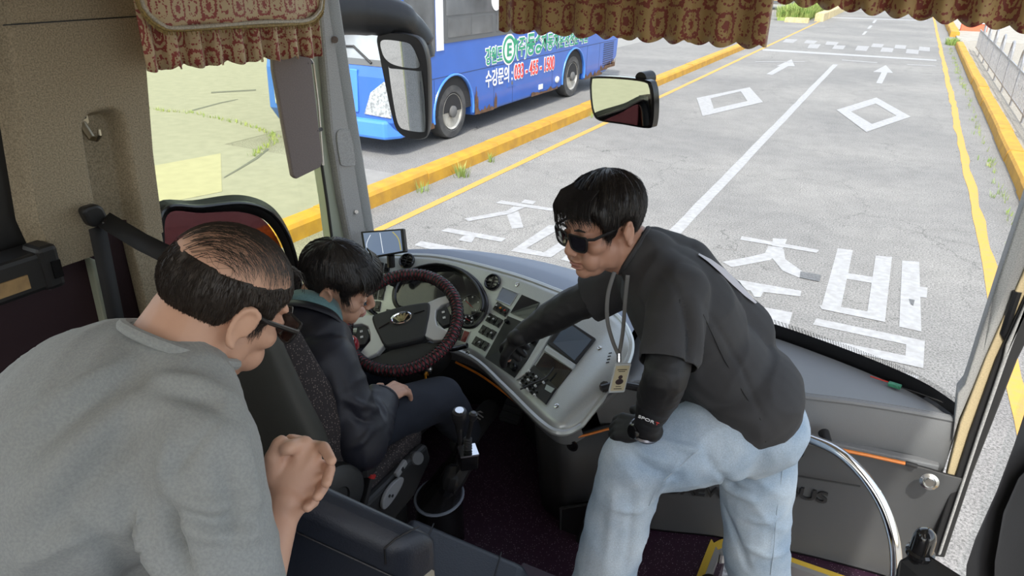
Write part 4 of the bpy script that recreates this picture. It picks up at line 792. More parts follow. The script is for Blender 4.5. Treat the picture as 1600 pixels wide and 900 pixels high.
for i in range(5):
    for j in range(5):
        x = 530 + i * 23 - j * 14; y = 585 + i * 19 + j * 20
        if (i, j) in ((4, 1), (4, 2), (3, 1)): continue
        fdisc('mixer_knob', *cp([(x, y)])[0], [(.0042, 0), (.0042, .019), (.001, .02)], 'tick_white' if (i * 2 + j * 3) % 4 == 0 else 'black_gloss', mxr, 8)
cb = [fascia_hit(*p)[0] + fascia_hit(*p)[1] * .022 for p in cp([(480, 708), (560, 670), (640, 635), (690, 570)])]; MB().tube(spline(cb, 5), .003, 6).build('mixer_cable', MATS['black_plastic'], mxr)
for (x, y) in ((445, 22), (130, 458), (970, 430), (697, 800)): fdisc('fascia_bolt', *cp([(x, y)])[0], [(.009, 0), (.009, .004), (.005, .005), (.001, .003)], 'steel', dash, 14)
fdisc('fascia_bolt', 573, 508, [(.009, 0), (.009, .004), (.005, .005), (.001, .003)], 'steel', dash, 14)
for k in range(4): fq('fascia_slot', cp([(1030 - k * 6, 462 + k * 20), (1050 - k * 6, 458 + k * 20), (1050 - k * 6, 462 + k * 20), (1030 - k * 6, 466 + k * 20)]), .003, 'black_gloss')
# dash camera monitor standing on the shelf by the pillar
mt = thing('dash_monitor', 'small black monitor showing a camera view on the dashboard by the pillar', 'monitor', at_z(600, 402, 1.70))
c = [at_d(*p) for p in ((563, 362, 2.86), (630, 357, 2.80), (634, 394, 2.80), (570, 405, 2.86))]; nn = (c[1] - c[0]).cross(c[3] - c[0]).normalized(); nn = -nn if nn.dot(ray(600, 380)) > 0 else nn
MB().prism(c, nn * -.022).build('case', MATS['black_plastic'], mt, smooth=0, bevel=.004)
sc_ = [lerp(q, sum(c, V((0, 0, 0))) / 4, .13) + nn * .001 for q in c]; MB().prism(sc_, nn * .001).build('screen', emit_mat('monitor_view', (.11, .15, .22), .8), mt, smooth=0)
e = lambda u, v: lerp(lerp(sc_[0], sc_[1], u), lerp(sc_[3], sc_[2], u), v) + nn * .003
MB().tube([e(.46, .05), e(.47, .95)], .0012, 5).build('view_line', emit_mat('monitor_white', (.6, .65, .7), .8), mt); MB().tube(spline([e(.1, .95), e(.05, .5), e(.2, .1)], 5), .0012, 5).build('view_line', MATS['monitor_white'], mt); MB().tube(spline([e(.8, .05), e(.93, .4), e(.96, .95)], 5), .0022, 5).build('view_kerb', emit_mat('monitor_yellow', (.4, .35, .1), .6), mt)
MB().tube([lerp(c[2], c[3], .4) - nn * .012, lerp(c[2], c[3], .4) - nn * .012 + V((0, 0, -.05))], .016, 10).build('stand', MATS['black_plastic'], mt)
# wiper on the outside of the windscreen base
wp = thing('wiper', 'black windscreen wiper arm resting at the base of the glass', 'wiper', at_z(870, 430, 1.58))
for pts in (((826, 428, 1.575), (846, 424, 1.60), (905, 438, 1.60), (960, 456, 1.59)), ((836, 437, 1.57), (880, 440, 1.58), (930, 452, 1.58)), ((846, 424, 1.60), (838, 436, 1.575))): MB().tube([at_z(*p) + V((0, .03, 0)) for p in pts], .007, 6).build('arm', MATS['black_rubber'], wp)
# green module and cable at the foot of the windscreen
mat('pcb_green', (.04, .22, .12), .4, var=(90, .5)); gm = thing('circuit_module', 'small green circuit module with wires at the windscreen base', 'module', at_z(1397, 602, 1.60))
MB().box(at_z(1398, 602, 1.597), (.038, .018, .012), Matrix.Rotation(-.2, 3, 'Z')).build('board', MATS['pcb_green'], gm, smooth=0, bevel=.002); MB().tube([at_z(1360, 588, 1.595), at_z(1388, 597, 1.598)], .002, 5).build('wire', MATS['needle_red'], gm); MB().tube(spline([at_z(1406, 605, 1.597), at_z(1440, 616, 1.60), at_z(1480, 632, 1.598), at_z(1494, 645, 1.592)], 5), .0022, 5).build('wire', MATS['black_plastic'], gm)

# ---- steering wheel
mat('cover_black', (.012, .011, .012), .45, bump=(300, .3, .001)); mat('cover_red', (.24, .035, .05), .6); mat('wheel_dark', (.030, .032, .033), .5, bump=(400, .2, .001)); mat('wheel_silver', (.62, .64, .64), .35, .35); mat('chrome', (.75, .76, .77), .08, 1.0); mat('knob_red', (.30, .015, .025), .2, coat=.6)
sw = thing('steering_wheel', 'steering wheel with a black and red woven cover and silver spokes', 'steering wheel', (-1.34, 2.0, 1.40))
WC = at_d(628, 501, 2.55); WN = V((.10, -.52, .85)).normalized(); wx = (V((1, .1, 0)) - WN * V((1, .1, 0)).dot(WN)).normalized(); wyv = WN.cross(wx)
rot = math.radians(30); WX = wx * math.cos(rot) + wyv * math.sin(rot); WY = WN.cross(WX); RW = .202
def wpt(x, y, z=0): return WC + WX * x + WY * y + WN * z
def wdir(a): return WX * math.cos(a) + WY * math.sin(a)
MB().tube([WC + wdir(2 * PI * k / 64) * RW for k in range(64)], .0195, 14, closed=True).build('rim', MATS['cover_red'], sw)
# woven cover: two families of cords winding round the rim, as separate helices
for fam, sgn in (('cord', 1), ('cord', -1)):
    nh = 3
    for h in range(nh):
        pth = []; turns = 31 * sgn; N = 31 * 10
        for i in range(N):
            t = i / N; a = 2 * PI * t; b_ = turns * 2 * PI * t + h * 2 * PI / nh; d = wdir(a); pth.append(WC + d * (RW + .0205 * math.cos(b_)) + WN * .0205 * math.sin(b_))
        MB().tube(pth, .0030, 5, closed=True).build(fam, MATS['cover_black'], sw)
pad = [(-.104, .050), (-.07, .060), (0, .064), (.07, .060), (.104, .050), (.102, .01), (.088, -.04), (.072, -.085), (.04, -.095), (-.04, -.095), (-.072, -.085), (-.088, -.04), (-.102, .01)]
MB().prism([wpt(x * 1.02, y, -.035) for x, y in spline([V((x, y, 0)) for x, y in pad], 3, True) and [(p.x, p.y) for p in spline([V((x, y, 0)) for x, y in pad], 3, True)]], WN * .035).build('hub_pad', MATS['wheel_dark'], sw, smooth=0, bevel=.008)
for s in (1, -1):
    f = lambda pts: [wpt(s * x, y, -.03) for x, y in pts]
    sp_ = MB().prism(f([(.098, .056), (.14, .066), (.19, .068), (.19, .036), (.148, .030), (.126, .012), (.120, -.02), (.122, -.05), (.15, -.078), (.162, -.092), (.138, -.118), (.10, -.108), (.072, -.082), (.082, -.04), (.096, .01)]), WN * .026).build('spoke', MATS['wheel_silver'], sw, smooth=0, bevel=.004)
    MB().prism(f([(.132, .014), (.165, .022), (.174, -.02), (.166, -.056), (.140, -.058), (.124, -.03)]), WN * .024).build('button_pod', MATS['wheel_dark'], sp_, smooth=0, bevel=.003)
    for yy in (-.002, -.026): MB().box(wpt(s * .15, yy, -.004), (.010, .008, .002), Matrix((WX, WY, WN)).transposed()).build('button_mark', MATS['tick_white'], sp_, smooth=0)
    MB().prism(f([(.10, -.112), (.138, -.118), (.185, -.06), (.18, -.085), (.15, -.13), (.11, -.16), (0, -.185), (0, -.10), (.05, -.10)]), WN * .012).build('spoke_back', MATS['wheel_dark'], sw, smooth=0)
em_ = MB().tube([wpt(.036 * math.cos(a), .010 + .022 * math.sin(a), .003) for a in [2 * PI * k / 32 for k in range(32)]], .004, 6, closed=True).build('emblem', MATS['chrome'], sw)
MB().prism([wpt(.034 * math.cos(a), .010 + .020 * math.sin(a), 0) for a in [2 * PI * k / 24 for k in range(24)]], WN * .002).build('emblem_ground', MATS['black_gloss'], em_, smooth=0)
for a in (-62, -30, 0, 30, 62):
    t = math.radians(a); MB().prism([wpt(-.005 + .004 * math.sin(t), -.006, .002), wpt(.005 + .004 * math.sin(t), -.006, .002), wpt(.028 * math.sin(t) + .0045, .010 + .018 * math.cos(t), .002), wpt(.028 * math.sin(t) - .0045, .010 + .018 * math.cos(t), .002)], WN * .004).build('emblem_fin', MATS['chrome'], em_, smooth=0)
MB().tube([wpt(-.085, -.01, .001), wpt(-.045, .004, .003)], .002, 5).build('pad_line', MATS['black_gloss'], sw); MB().tube([wpt(.045, .016, .003), wpt(.085, .02, .001)], .002, 5).build('pad_line', MATS['black_gloss'], sw)
MB().tube([WC - WN * .03, WC - WN * .30 + V((0, .06, 0))], [.075, .09], 20).build('column', MATS['dash_dark'], sw)
MB().lathe([(.024, -.01), (.026, .0), (.026, .02), (.022, .026), (.001, .028)], wpt(-.175, -.075, .035), WN, 24).build('spinner_knob', MATS['knob_red'], sw); MB().lathe([(.016, .026), (.016, .03), (.012, .034), (.001, .035)], wpt(-.175, -.075, .035), WN, 20).build('spinner_cap', MATS['chrome'], sw)
MB().tube(spline([wpt(-.03, .02, -.10), fascia_hit(588, 497)[0] + WN * .03, fascia_hit(566, 478)[0] + WN * .04], 5), [.012] * 5 + [.014] * 6, 10, flat=.6).build('stalk', MATS['black_gloss'], sw)
MB().tube(spline([wpt(.03, -.02, -.10), at_d(700, 545, 2.62), at_d(730, 540, 2.6)], 5), [.012] * 5 + [.014] * 6, 10, flat=.6).build('stalk', MATS['black_gloss'], sw)
ky = at_d(668, 578, 2.62); MB().lathe([(.02, 0), (.02, .012), (.012, .016), (.001, .016)], ky, (.2, -.9, .3), 18).build('ignition_lock', MATS['steel'], sw); MB().tube([ky, ky + V((.01, -.03, 0)), ky + V((.02, -.035, -.06))], .004, 6).build('key', MATS['amber'], sw)

# ================================================================== FLOOR, STEPS, RAIL, GEAR LEVERS
def speckled_floor():
    m = bpy.data.materials.new('speckled_floor'); m.use_nodes = True; nt = m.node_tree; b = nt.nodes['Principled BSDF']; b.inputs['Roughness'].default_value = .45
    tc = nd(nt, 'ShaderNodeTexCoord'); vo = nd(nt, 'ShaderNodeTexVoronoi'); vo.inputs['Scale'].default_value = 130; nt.links.new(tc.outputs['Object'], vo.inputs['Vector'])
    lt = nd(nt, 'ShaderNodeMath', operation='LESS_THAN'); lt.inputs[1].default_value = .16; nt.links.new(vo.outputs['Distance'], lt.inputs[0])
    mx = nd(nt, 'ShaderNodeMix', data_type='RGBA'); mx.inputs[6].default_value = (.032, .012, .026, 1); mx.inputs[7].default_value = (.45, .38, .42, 1); nt.links.new(lt.outputs[0], mx.inputs[0]); nt.links.new(mx.outputs[2], b.inputs['Base Color']); MATS['speckled_floor'] = m
speckled_floor(); mat('nosing_yellow', (.62, .42, .05), .5); mat('aluminium', (.60, .60, .58), .35, .8)
FZ = .88
fo = MB().prism([(-1.80, .55, FZ), (-.26, .55, FZ), (-.26, 2.05, FZ), (-.24, 2.14, FZ), (-.17, 2.19, FZ), (.40, 2.19, FZ), (.40, 2.6, FZ), (-1.80, 2.6, FZ)], (0, 0, -.05)).build('floor', MATS['speckled_floor'], smooth=0); struct(fo); fo['label'] = 'dark purple floor with white specks'
nz_ = spline([V((-.25, .9, FZ)), V((-.25, 2.02, FZ)), V((-.235, 2.12, FZ)), V((-.16, 2.18, FZ)), V((.10, 2.185, FZ)), V((.40, 2.185, FZ))], 6)
MB().grid([[p + V((-.012, .012, .004)) for p in nz_], [p + V((.012, -.012, .004)) for p in nz_]]).build('nosing_yellow', MATS['nosing_yellow'], fo, smooth=0, thick=.004)
MB().grid([[p + V((.012, -.012, .004)) for p in nz_], [p + V((.03, -.03, .002)) for p in nz_], [p + V((.03, -.03, -.04)) for p in nz_]]).build('nosing_edge', MATS['aluminium'], fo, smooth=0, thick=.004)
o = MB().box((.11, 1.5, .60), (.66, 1.3, .04)).box((-.21, 1.5, .72), (.02, 1.3, .25)).build('floor_step', MATS['speckled_floor'], smooth=0); struct(o); o['label'] = 'lower entrance step'
o = MB().box((-.9, .62, 1.02), (1.9, .02, .26)).build('floor_riser', MATS['purple_vinyl'], smooth=0); struct(o)
hr_ = thing('handrail', 'curved chrome handrail at the entrance in front of the passenger dash', 'handrail', at_y(1398, 900, 1.9))
hp = spline([at_y(1240, 676, 2.06), at_y(1262, 684, 2.05), at_y(1305, 703, 2.03), at_y(1345, 738, 2.0), at_y(1377, 785, 1.97), at_y(1395, 835, 1.94), at_y(1400, 880, 1.92), at_y(1396, 930, 1.90), at_y(1380, 990, 1.88)], 6)
MB().tube(hp, .0165, 16).build('tube', MATS['chrome'], hr_); MB().tube([at_y(1287, 676, 2.10), at_y(1296, 700, 2.04)], [.017, .013], 12).build('bracket', MATS['black_plastic'], hr_)
gr = thing('handle_bar', 'dark grab bar on the dash behind the identity card', 'handle', at_d(945, 605, 2.3)); MB().tube([at_d(940, 607, 2.32), at_d(965, 600, 2.32), at_d(1010, 608, 2.32)], .013, 10).build('bar', MATS['black_plastic'], gr); MB().tube([at_d(945, 604, 2.32), at_d(945, 606, 2.42)], .018, 10).build('foot', MATS['black_plastic'], gr)
# gear lever: boot in an oval collar, knob; second lever with chrome box
mat('leather_black', (.011, .011, .012), .38, bump=(60, .4, .004)); mat('lever_grey', (.03, .03, .032), .3)
gl = thing('gear_lever', 'gear lever with wrinkled black leather boot in an oval collar', 'gear lever', at_z(690, 790, .95))
col = [at_z(686 + 36 * math.cos(a) + 10 * math.sin(a), 776 + 26 * math.sin(a) - 14 * math.cos(a), 1.08) for a in [2 * PI * k / 32 for k in range(32)]]; cc = sum(col, V((0, 0, 0))) / 32
MB().tube(col, .006, 8, closed=True).build('collar', MATS['dash_top'], gl)
MB().grid([[p for p in col], [V((lerp(p.x, cc.x, -.05), lerp(p.y, cc.y, -.05), FZ)) for p in col]], closed=True).build('pedestal', MATS['black_gloss'], gl, smooth=60)
kt = at_d(718, 652, 2.25); bb = at_d(705, 740, 2.30)
nb = 9; rows = []
for j in range(nb):
    t = j / (nb - 1); ctr = lerp(cc, kt + V((0, 0, -.10)), t); r = .97 * (1 - t) ** 1.15
    rows.append([ctr + (p - cc) * max(r, .14) * (1 + .12 * min(1, j * .5) * math.sin(k * 1.9 + j * 1.3)) for k, p in enumerate(col)])
MB().grid(rows, closed=True).build('boot', MATS['leather_black'], gl, smooth=180)
MB().tube([kt + V((0, 0, -.14)), kt + V((0, 0, -.02))], .008, 8).build('rod', MATS['lever_grey'], gl)
MB().lathe([(.010, -.07), (.013, -.05), (.016, -.03), (.024, 0), (.026, .016), (.022, .026), (.010, .03), (.001, .03)], kt, (.1, -.15, 1), 20).build('knob', MATS['lever_grey'], gl); MB().lathe([(.015, .0295), (.014, .032), (.001, .032)], kt, (.1, -.15, 1), 16).build('knob_cap', MATS['chrome'], gl)
rl = thing('brake_lever', 'short lever on a chrome topped box beside the gear lever', 'lever', at_z(725, 790, FZ))
bx_ = at_d(731, 703, 2.22); Rz = Matrix.Rotation(.75, 3, 'Z')
MB().box(bx_ + V((0, 0, -.03)), (.056, .056, .055), Rz).build('box', MATS['black_gloss'], rl, smooth=0, bevel=.003); MB().box(bx_ + V((0, 0, -.003)), (.058, .058, .006), Rz).build('box_top', MATS['chrome'], rl, smooth=0)
for k in range(5): MB().lathe([(.010, 0), (.014, .004), (.010, .008)], bx_ + V((0, 0, .002 + k * .009)), (0, 0, 1), 14).build('bellows', MATS['black_rubber'], rl)
MB().tube([bx_ + V((0, 0, .04)), bx_ + V((.012, .01, .12))], .007, 8).build('stem', MATS['black_plastic'], rl); MB().lathe([(.006, -.01), (.012, 0), (.014, .016), (.008, .022), (.001, .022)], bx_ + V((.012, .01, .115)), (.1, .1, 1), 14).build('knob', MATS['lever_grey'], rl)
MB().tube(spline([bx_ + V((0, 0, -.05)), bx_ + V((-.03, -.05, -.12)), at_d(708, 740, 2.26), cc + V((.02, 0, .02))], 5), [.022, .022, .024, .026, .026, .028, .028, .03, .03, .03, .032, .032, .034, .036, .036, .04], 10).build('sleeve', MATS['leather_black'], rl)
pd = thing('pedal', 'dark ribbed pedal in the foot well', 'pedal', V((-1.30, 2.36, FZ))); pp = V((-1.22, 2.42, .99)); Rp = Matrix.Rotation(-.9, 3, 'X'); MB().box(pp, (.10, .02, .16), Rp).build('plate', MATS['black_rubber'], pd, smooth=0, bevel=.006)
for k in range(5): MB().box(pp + Rp @ V((0, -.013, -.06 + k * .03)), (.09, .008, .008), Rp).build('rib', MATS['black_plastic'], pd, smooth=0)
# ================================================================== SEATS
def dotfabric():
    m = bpy.data.materials.new('dot_fabric'); m.use_nodes = True; nt = m.node_tree; b = nt.nodes['Principled BSDF']; b.inputs['Roughness'].default_value = .9
    tc = nd(nt, 'ShaderNodeTexCoord'); vo = nd(nt, 'ShaderNodeTexVoronoi'); vo.inputs['Scale'].default_value = 150; vo.inputs['Randomness'].default_value = .8; nt.links.new(tc.outputs['Object'], vo.inputs['Vector'])
    lt = nd(nt, 'ShaderNodeMath', operation='LESS_THAN'); lt.inputs[1].default_value = .26; nt.links.new(vo.outputs['Distance'], lt.inputs[0])
    mx = nd(nt, 'ShaderNodeMix', data_type='RGBA'); mx.inputs[6].default_value = (.030, .025, .026, 1); mx.inputs[7].default_value = (.19, .15, .14, 1); nt.links.new(lt.outputs[0], mx.inputs[0]); nt.links.new(mx.outputs[2], b.inputs['Base Color']); MATS['dot_fabric'] = m
dotfabric(); mat('seat_shell', (.050, .050, .043), .5, bump=(300, .2, .001)); mat('seat_plastic', (.028, .029, .030), .5, bump=(300, .2, .001)); mat('seat_button', (.30, .31, .32), .45); mat('seat_knob', (.12, .125, .13), .5); mat('navy_leather', (.020, .025, .036), .42, bump=(220, .35, .0015)); mat('buckle_red', (.45, .03, .03), .4); mat('panel_cream', (.34, .31, .24), .6)
ds = thing('driver_seat', 'driver seat with dotted dark fabric bolsters and grey plastic shell', 'seat', (-1.38, 1.35, FZ)); SX = -1.39
def seat_sec(z, w, yc, dep, front, n=40):
    out = []
    for k in range(n):
        a = 2 * PI * k / n; cx, sy = math.cos(a), math.sin(a); ex = abs(cx) ** .6 * (1 if cx > 0 else -1); ey = abs(sy) ** .7 * (1 if sy > 0 else -1)
        x = w * ex; y = dep * ey + (front * abs(ex) ** 4 if ey > -.2 else front * .3 * abs(ex) ** 4); out.append(V((SX + x, yc + y, z)))
    return out
prof = [(1.42, .22, 1.19, .05, .03), (1.46, .262, 1.19, .060, .05), (1.55, .275, 1.175, .062, .075), (1.68, .262, 1.16, .06, .07), (1.80, .225, 1.145, .055, .055), (1.92, .198, 1.13, .050, .035), (2.00, .185, 1.12, .045, .02), (2.05, .16, 1.115, .035, .01), (2.07, .10, 1.11, .02, .0)]
sec = [seat_sec(*p) for p in prof]
MB().grid(sec, closed=True).add(sec[-1], [tuple(range(40))]).add(sec[0], [tuple(range(39, -1, -1))]).build('backrest', MATS['dot_fabric'], ds, smooth=70)
shl = [[q + V(((q.x - SX) * .02, -.028, 0)) for q in seat_sec(z, w * 1.0, yc - .012, dep * 1.05, fr_2 * .1)] for (z, w, yc, dep, fr_2) in prof]
MB().grid(shl, closed=True).add(shl[-1], [tuple(range(40))]).build('back_shell', MATS['seat_shell'], ds, smooth=70)
hd = [V((SX + .10 * math.cos(a), 1.09 + .04 * math.sin(a), 0)) for a in [2 * PI * k / 24 for k in range(24)]]
cu = []
for (y, w, zt) in ((1.14, .22, 1.385), (1.18, .245, 1.405), (1.30, .25, 1.405), (1.45, .25, 1.415), (1.56, .245, 1.43), (1.61, .235, 1.415), (1.635, .21, 1.38)):
    cu.append([V((SX + w * (abs(math.cos(a)) ** .35 * (1 if math.cos(a) > 0 else -1)), y, zt - .055 + .06 * (abs(math.sin(a)) ** .5 * (1 if math.sin(a) > 0 else -1)) + .02 * abs(math.cos(a)) ** 6)) for a in [2 * PI * k / 32 for k in range(32)]])
MB().grid(cu, closed=True).add(cu[-1], [tuple(range(32))]).add(cu[0], [tuple(range(31, -1, -1))]).build('cushion', MATS['dot_fabric'], ds, smooth=70)
MB().prism([(SX + .245, 1.12, 1.36), (SX + .245, 1.58, 1.37), (SX + .245, 1.60, 1.30), (SX + .245, 1.50, 1.22), (SX + .245, 1.15, 1.17), (SX + .245, 1.08, 1.28)], (.035, 0, 0)).build('side_panel', MATS['seat_plastic'], ds, smooth=0, bevel=.012)
MB().box((SX, 1.36, 1.08), (.40, .42, .30)).build('pedestal', MATS['black_plastic'], ds, smooth=0, bevel=.02)
sx = SX + .283
rd = at_x(528, 768, sx - .0); MB().lathe([(.085, -.02), (.085, .012), (.07, .022), (.03, .024), (.028, .016), (.001, .016)], rd + V((0, -.01, 0)), (1, -.25, .1), 32).build('recliner_cover', MATS['seat_plastic'], ds)
ov = at_x(606, 772, sx); MB().prism([ov + V((0, .055 * math.cos(a) * (1 + .25 * math.cos(a)), .030 * math.sin(a) + .012 * math.cos(a))) for a in [2 * PI * k / 24 for k in range(24)]], (.012, 0, 0)).build('oval_button', MATS['seat_button'], ds, smooth=0, bevel=.003)
for (dy, dz) in ((-.008, .004), (.006, -.006)): MB().cyl(ov + V((.012, dy, dz)), ov + V((.014, dy, dz)), .005, n=8).build('button_symbol', MATS['black_plastic'], ds)
kb = at_x(646, 716, sx - .02); MB().lathe([(.022, 0), (.022, .03), (.019, .034), (.001, .034)], kb, (.8, -.35, .5), 20).build('height_knob', MATS['seat_knob'], ds)
sb = at_x(626, 732, sx); MB().box(sb, (.014, .055, .022), Matrix.Rotation(.35, 3, 'X')).build('rocker_button', MATS['seat_button'], ds, smooth=0, bevel=.003); MB().box(sb + V((.008, 0, 0)), (.002, .010, .012), Matrix.Rotation(.35, 3, 'X')).build('button_symbol', MATS['black_plastic'], ds, smooth=0)
bk = thing('belt_buckle', 'seat belt buckle with red release button beside the driver seat cushion', 'buckle', at_x(575, 800, sx + .03))
b0, b1, b2 = at_x(573, 700, sx + .02), at_x(577, 738, sx + .03), at_x(563, 795, sx + .03)
ribbon([b0, lerp(b0, b1, .7)], .05, V((1, -.4, .2))).build('webbing', MATS['belt_black'], bk, thick=.003)
MB().tube([lerp(b0, b1, .65), lerp(b0, b1, 1.05)], [.026, .028], 8, flat=.45).build('tongue', MATS['black_plastic'], bk); MB().tube([lerp(b1, b2, .02), lerp(b1, b2, .12)], [.024, .022], 8, flat=.5).build('red_button', MATS['buckle_red'], bk); MB().tube([lerp(b1, b2, .08), b2], [.018, .020], 8, flat=.5).build('stalk', MATS['black_plastic'], bk)
# guide seat: backrest bar nearest the camera and the cushion in front of it
gs = thing('guide_seat', 'folding guide seat with navy leather backrest and cushion behind the gear lever', 'seat', (-.7, 1.05, FZ))
def pad(name, corners, th, m, parent, bevel=.025, seg=4): return MB().prism([V(c) for c in corners], V(th)).build(name, MATS[m], parent, smooth=60, bevel=bevel, seg=seg)
A, B = at_d(440, 775, 1.42), at_d(628, 862, 1.42); along = (B - A).normalized()
A2 = A - along * .18
pad('backrest', [A2, B, B + V((0, 0, -.62)), A2 + V((0, 0, -.62))], (.035, .085, .0), 'navy_leather', gs, .03, 5)
for t in (.87,): s_ = lerp(A, B, t); MB().tube([s_ + V((-.003, -.003, -.05)), s_ + V((-.003, -.003, -.01)), s_ + V((.01, .02, .003)), s_ + V((.03, .07, .003))], .002, 5).build('seam', MATS['black_plastic'], gs)
MB().tube([lerp(A2, B, t) + V((-.004, -.004, -.075)) for t in (0, .5, .98)], .0022, 5).build('seam', MATS['black_plastic'], gs)
e0 = B + along * .004; MB().prism([e0 + V((.004, .012, -.10)), e0 + V((.022, .062, -.09)), e0 + V((.03, .075, -.55)), e0 + V((.008, .018, -.55))], along * .006).build('end_plate', MATS['panel_cream'], gs, smooth=0)
C0, C1, C2, C3 = at_z(640, 800, 1.42), at_z(828, 880, 1.42), at_z(800, 1010, 1.42), at_z(590, 900, 1.42)
pad('cushion', [C0, C1, C2, C3], (0, 0, -.10), 'navy_leather', gs, .03, 5)
for (p, q) in ((lerp(C0, C1, .22), lerp(C3, C2, .22)), (lerp(C0, C1, .78), lerp(C3, C2, .78))): MB().tube([lerp(p, q, t) + V((0, 0, .001)) for t in (.02, .5, .98)], .002, 5).build('seam', MATS['black_plastic'], gs)
MB().box(((C0 + C2) / 2 + V((0, 0, -.32))), (.10, .10, .44)).build('support', MATS['black_plastic'], gs, smooth=0)
# ================================================================== PEOPLE
def skin(name, c, c2):
    m = mat(name, c, .48, var=(9, .2), col2=c2, bump=(350, .12, .001)); return m
skin('skin_tan', (.52, .285, .195), (.47, .245, .165)); skin('skin_light', (.66, .40, .285), (.60, .345, .24)); skin('skin_driver', (.62, .36, .25), (.56, .31, .21))
mat('hair_black', (.012, .010, .010), .42, var=(120, .4), col2=(.022, .018, .016)); mat('hair_brown', (.020, .014, .011), .45, var=(120, .4), col2=(.035, .026, .02)); mat('lip', (.42, .19, .15), .45); mat('eye_white', (.6, .57, .54), .3); mat('iris', (.02, .012, .01), .2)
def cloth(name, c, c2, vs, bs, bstr, rough=.9, sheen=.2): return mat(name, c, rough, var=(vs, .3), col2=c2, bump=(bs, bstr, .0012), sheen=sheen)
cloth('grey_jersey', (.34, .36, .362), (.285, .305, .308), 260, 420, .4, .9, .1); cloth('black_jersey', (.036, .036, .038), (.046, .046, .048), 6, 500, .2, .85, .0); cloth('black_sleeve', (.009, .009, .010), (.013, .013, .014), 8, 500, .2, .6, .0); cloth('navy_jacket', (.012, .0125, .020), (.016, .017, .027), 8, 300, .25, .55, .0); cloth('teal_knit', (.16, .30, .32), (.13, .25, .27), 200, 400, .4); cloth('dark_trousers', (.013, .017, .028), (.018, .023, .037), 12, 500, .3, .85, .0)
def denim():
    m = bpy.data.materials.new('light_denim'); m.use_nodes = True; nt = m.node_tree; b = nt.nodes['Principled BSDF']; b.inputs['Roughness'].default_value = .9; L = nt.links
    tc = nd(nt, 'ShaderNodeTexCoord')
    n1 = nd(nt, 'ShaderNodeTexNoise'); n1.inputs['Scale'].default_value = 7; n1.inputs['Detail'].default_value = 6; n2 = nd(nt, 'ShaderNodeTexNoise'); n2.inputs['Scale'].default_value = 320; n2.inputs['Detail'].default_value = 2
    for n in (n1, n2): L.new(tc.outputs['Object'], n.inputs['Vector'])
    r = nd(nt, 'ShaderNodeValToRGB'); r.color_ramp.elements[0].position = .3; r.color_ramp.elements[0].color = (.34, .46, .60, 1); r.color_ramp.elements[1].position = .7; r.color_ramp.elements[1].color = (.66, .76, .84, 1); L.new(n1.outputs['Fac'], r.inputs[0])
    mx = nd(nt, 'ShaderNodeMix', data_type='RGBA', blend_type='MULTIPLY'); mx.inputs[0].default_value = .45; L.new(r.outputs[0], mx.inputs[6]); L.new(n2.outputs['Fac'], mx.inputs[7]); L.new(mx.outputs[2], b.inputs['Base Color'])
    bp = nd(nt, 'ShaderNodeBump'); bp.inputs['Strength'].default_value = .3; bp.inputs['Distance'].default_value = .001; L.new(n2.outputs['Fac'], bp.inputs['Height']); L.new(bp.outputs[0], b.inputs['Normal']); MATS['light_denim'] = m
denim()

def prim_mesh(prims, infl=0.0):
    b = MB()
    for p in prims:
        if p[0] == 'c':
            _, a, c, r0, r1 = p; a, c = V(a), V(c); r0 += infl; r1 += infl
            b.ell(a, r0, nu=18, nv=10); b.ell(c, r1, nu=18, nv=10)
            if (c - a).length > 1e-5: b.tube([a, c], [r0, r1], 18)
        else:
            _, c, r, R = p; b.ell(c, tuple(q + infl for q in r), R, 28, 18)
    return b
def blob(prims, voxel=.005, it=3, infl=0.0, fac=.5):
    b = prim_mesh(prims, infl); me = bpy.data.meshes.new('tmp'); me.from_pydata(b.v, [], b.f); me.update()
    o = bpy.data.objects.new('tmp', me); COL.objects.link(o)
    md = o.modifiers.new('r', 'REMESH'); md.mode = 'VOXEL'; md.voxel_size = voxel; md.adaptivity = 0
    if it: s = o.modifiers.new('s', 'SMOOTH'); s.factor = fac; s.iterations = it
    dg = bpy.context.evaluated_depsgraph_get(); out = bpy.data.meshes.new_from_object(o.evaluated_get(dg)); bpy.data.objects.remove(o); bpy.data.meshes.remove(me); out.materials.clear(); return out
def displace(me, fn):
    ns = [v.normal.copy() for v in me.vertices]
    for v, n in zip(me.vertices, ns): v.co += n * fn(v.co)
    me.update()
def cut(me, pt, nrm, rad):
    """open a garment: drop everything beyond a plane within rad of a point"""
    bm = bmesh.new(); bm.from_mesh(me); pt, nrm = V(pt), V(nrm).normalized()
    fs = [f for f in bm.faces if (f.calc_center_median() - pt).length < rad * 1.3]
    geom = list({v for f in fs for v in f.verts}) + list({e for f in fs for e in f.edges}) + fs
    bmesh.ops.bisect_plane(bm, geom=geom, plane_co=pt, plane_no=nrm)
    bmesh.ops.delete(bm, geom=[f for f in bm.faces if (f.calc_center_median() - pt).dot(nrm) > 0 and (f.calc_center_median() - pt).length < rad], context='FACES')
    bm.to_mesh(me); bm.free(); me.update()
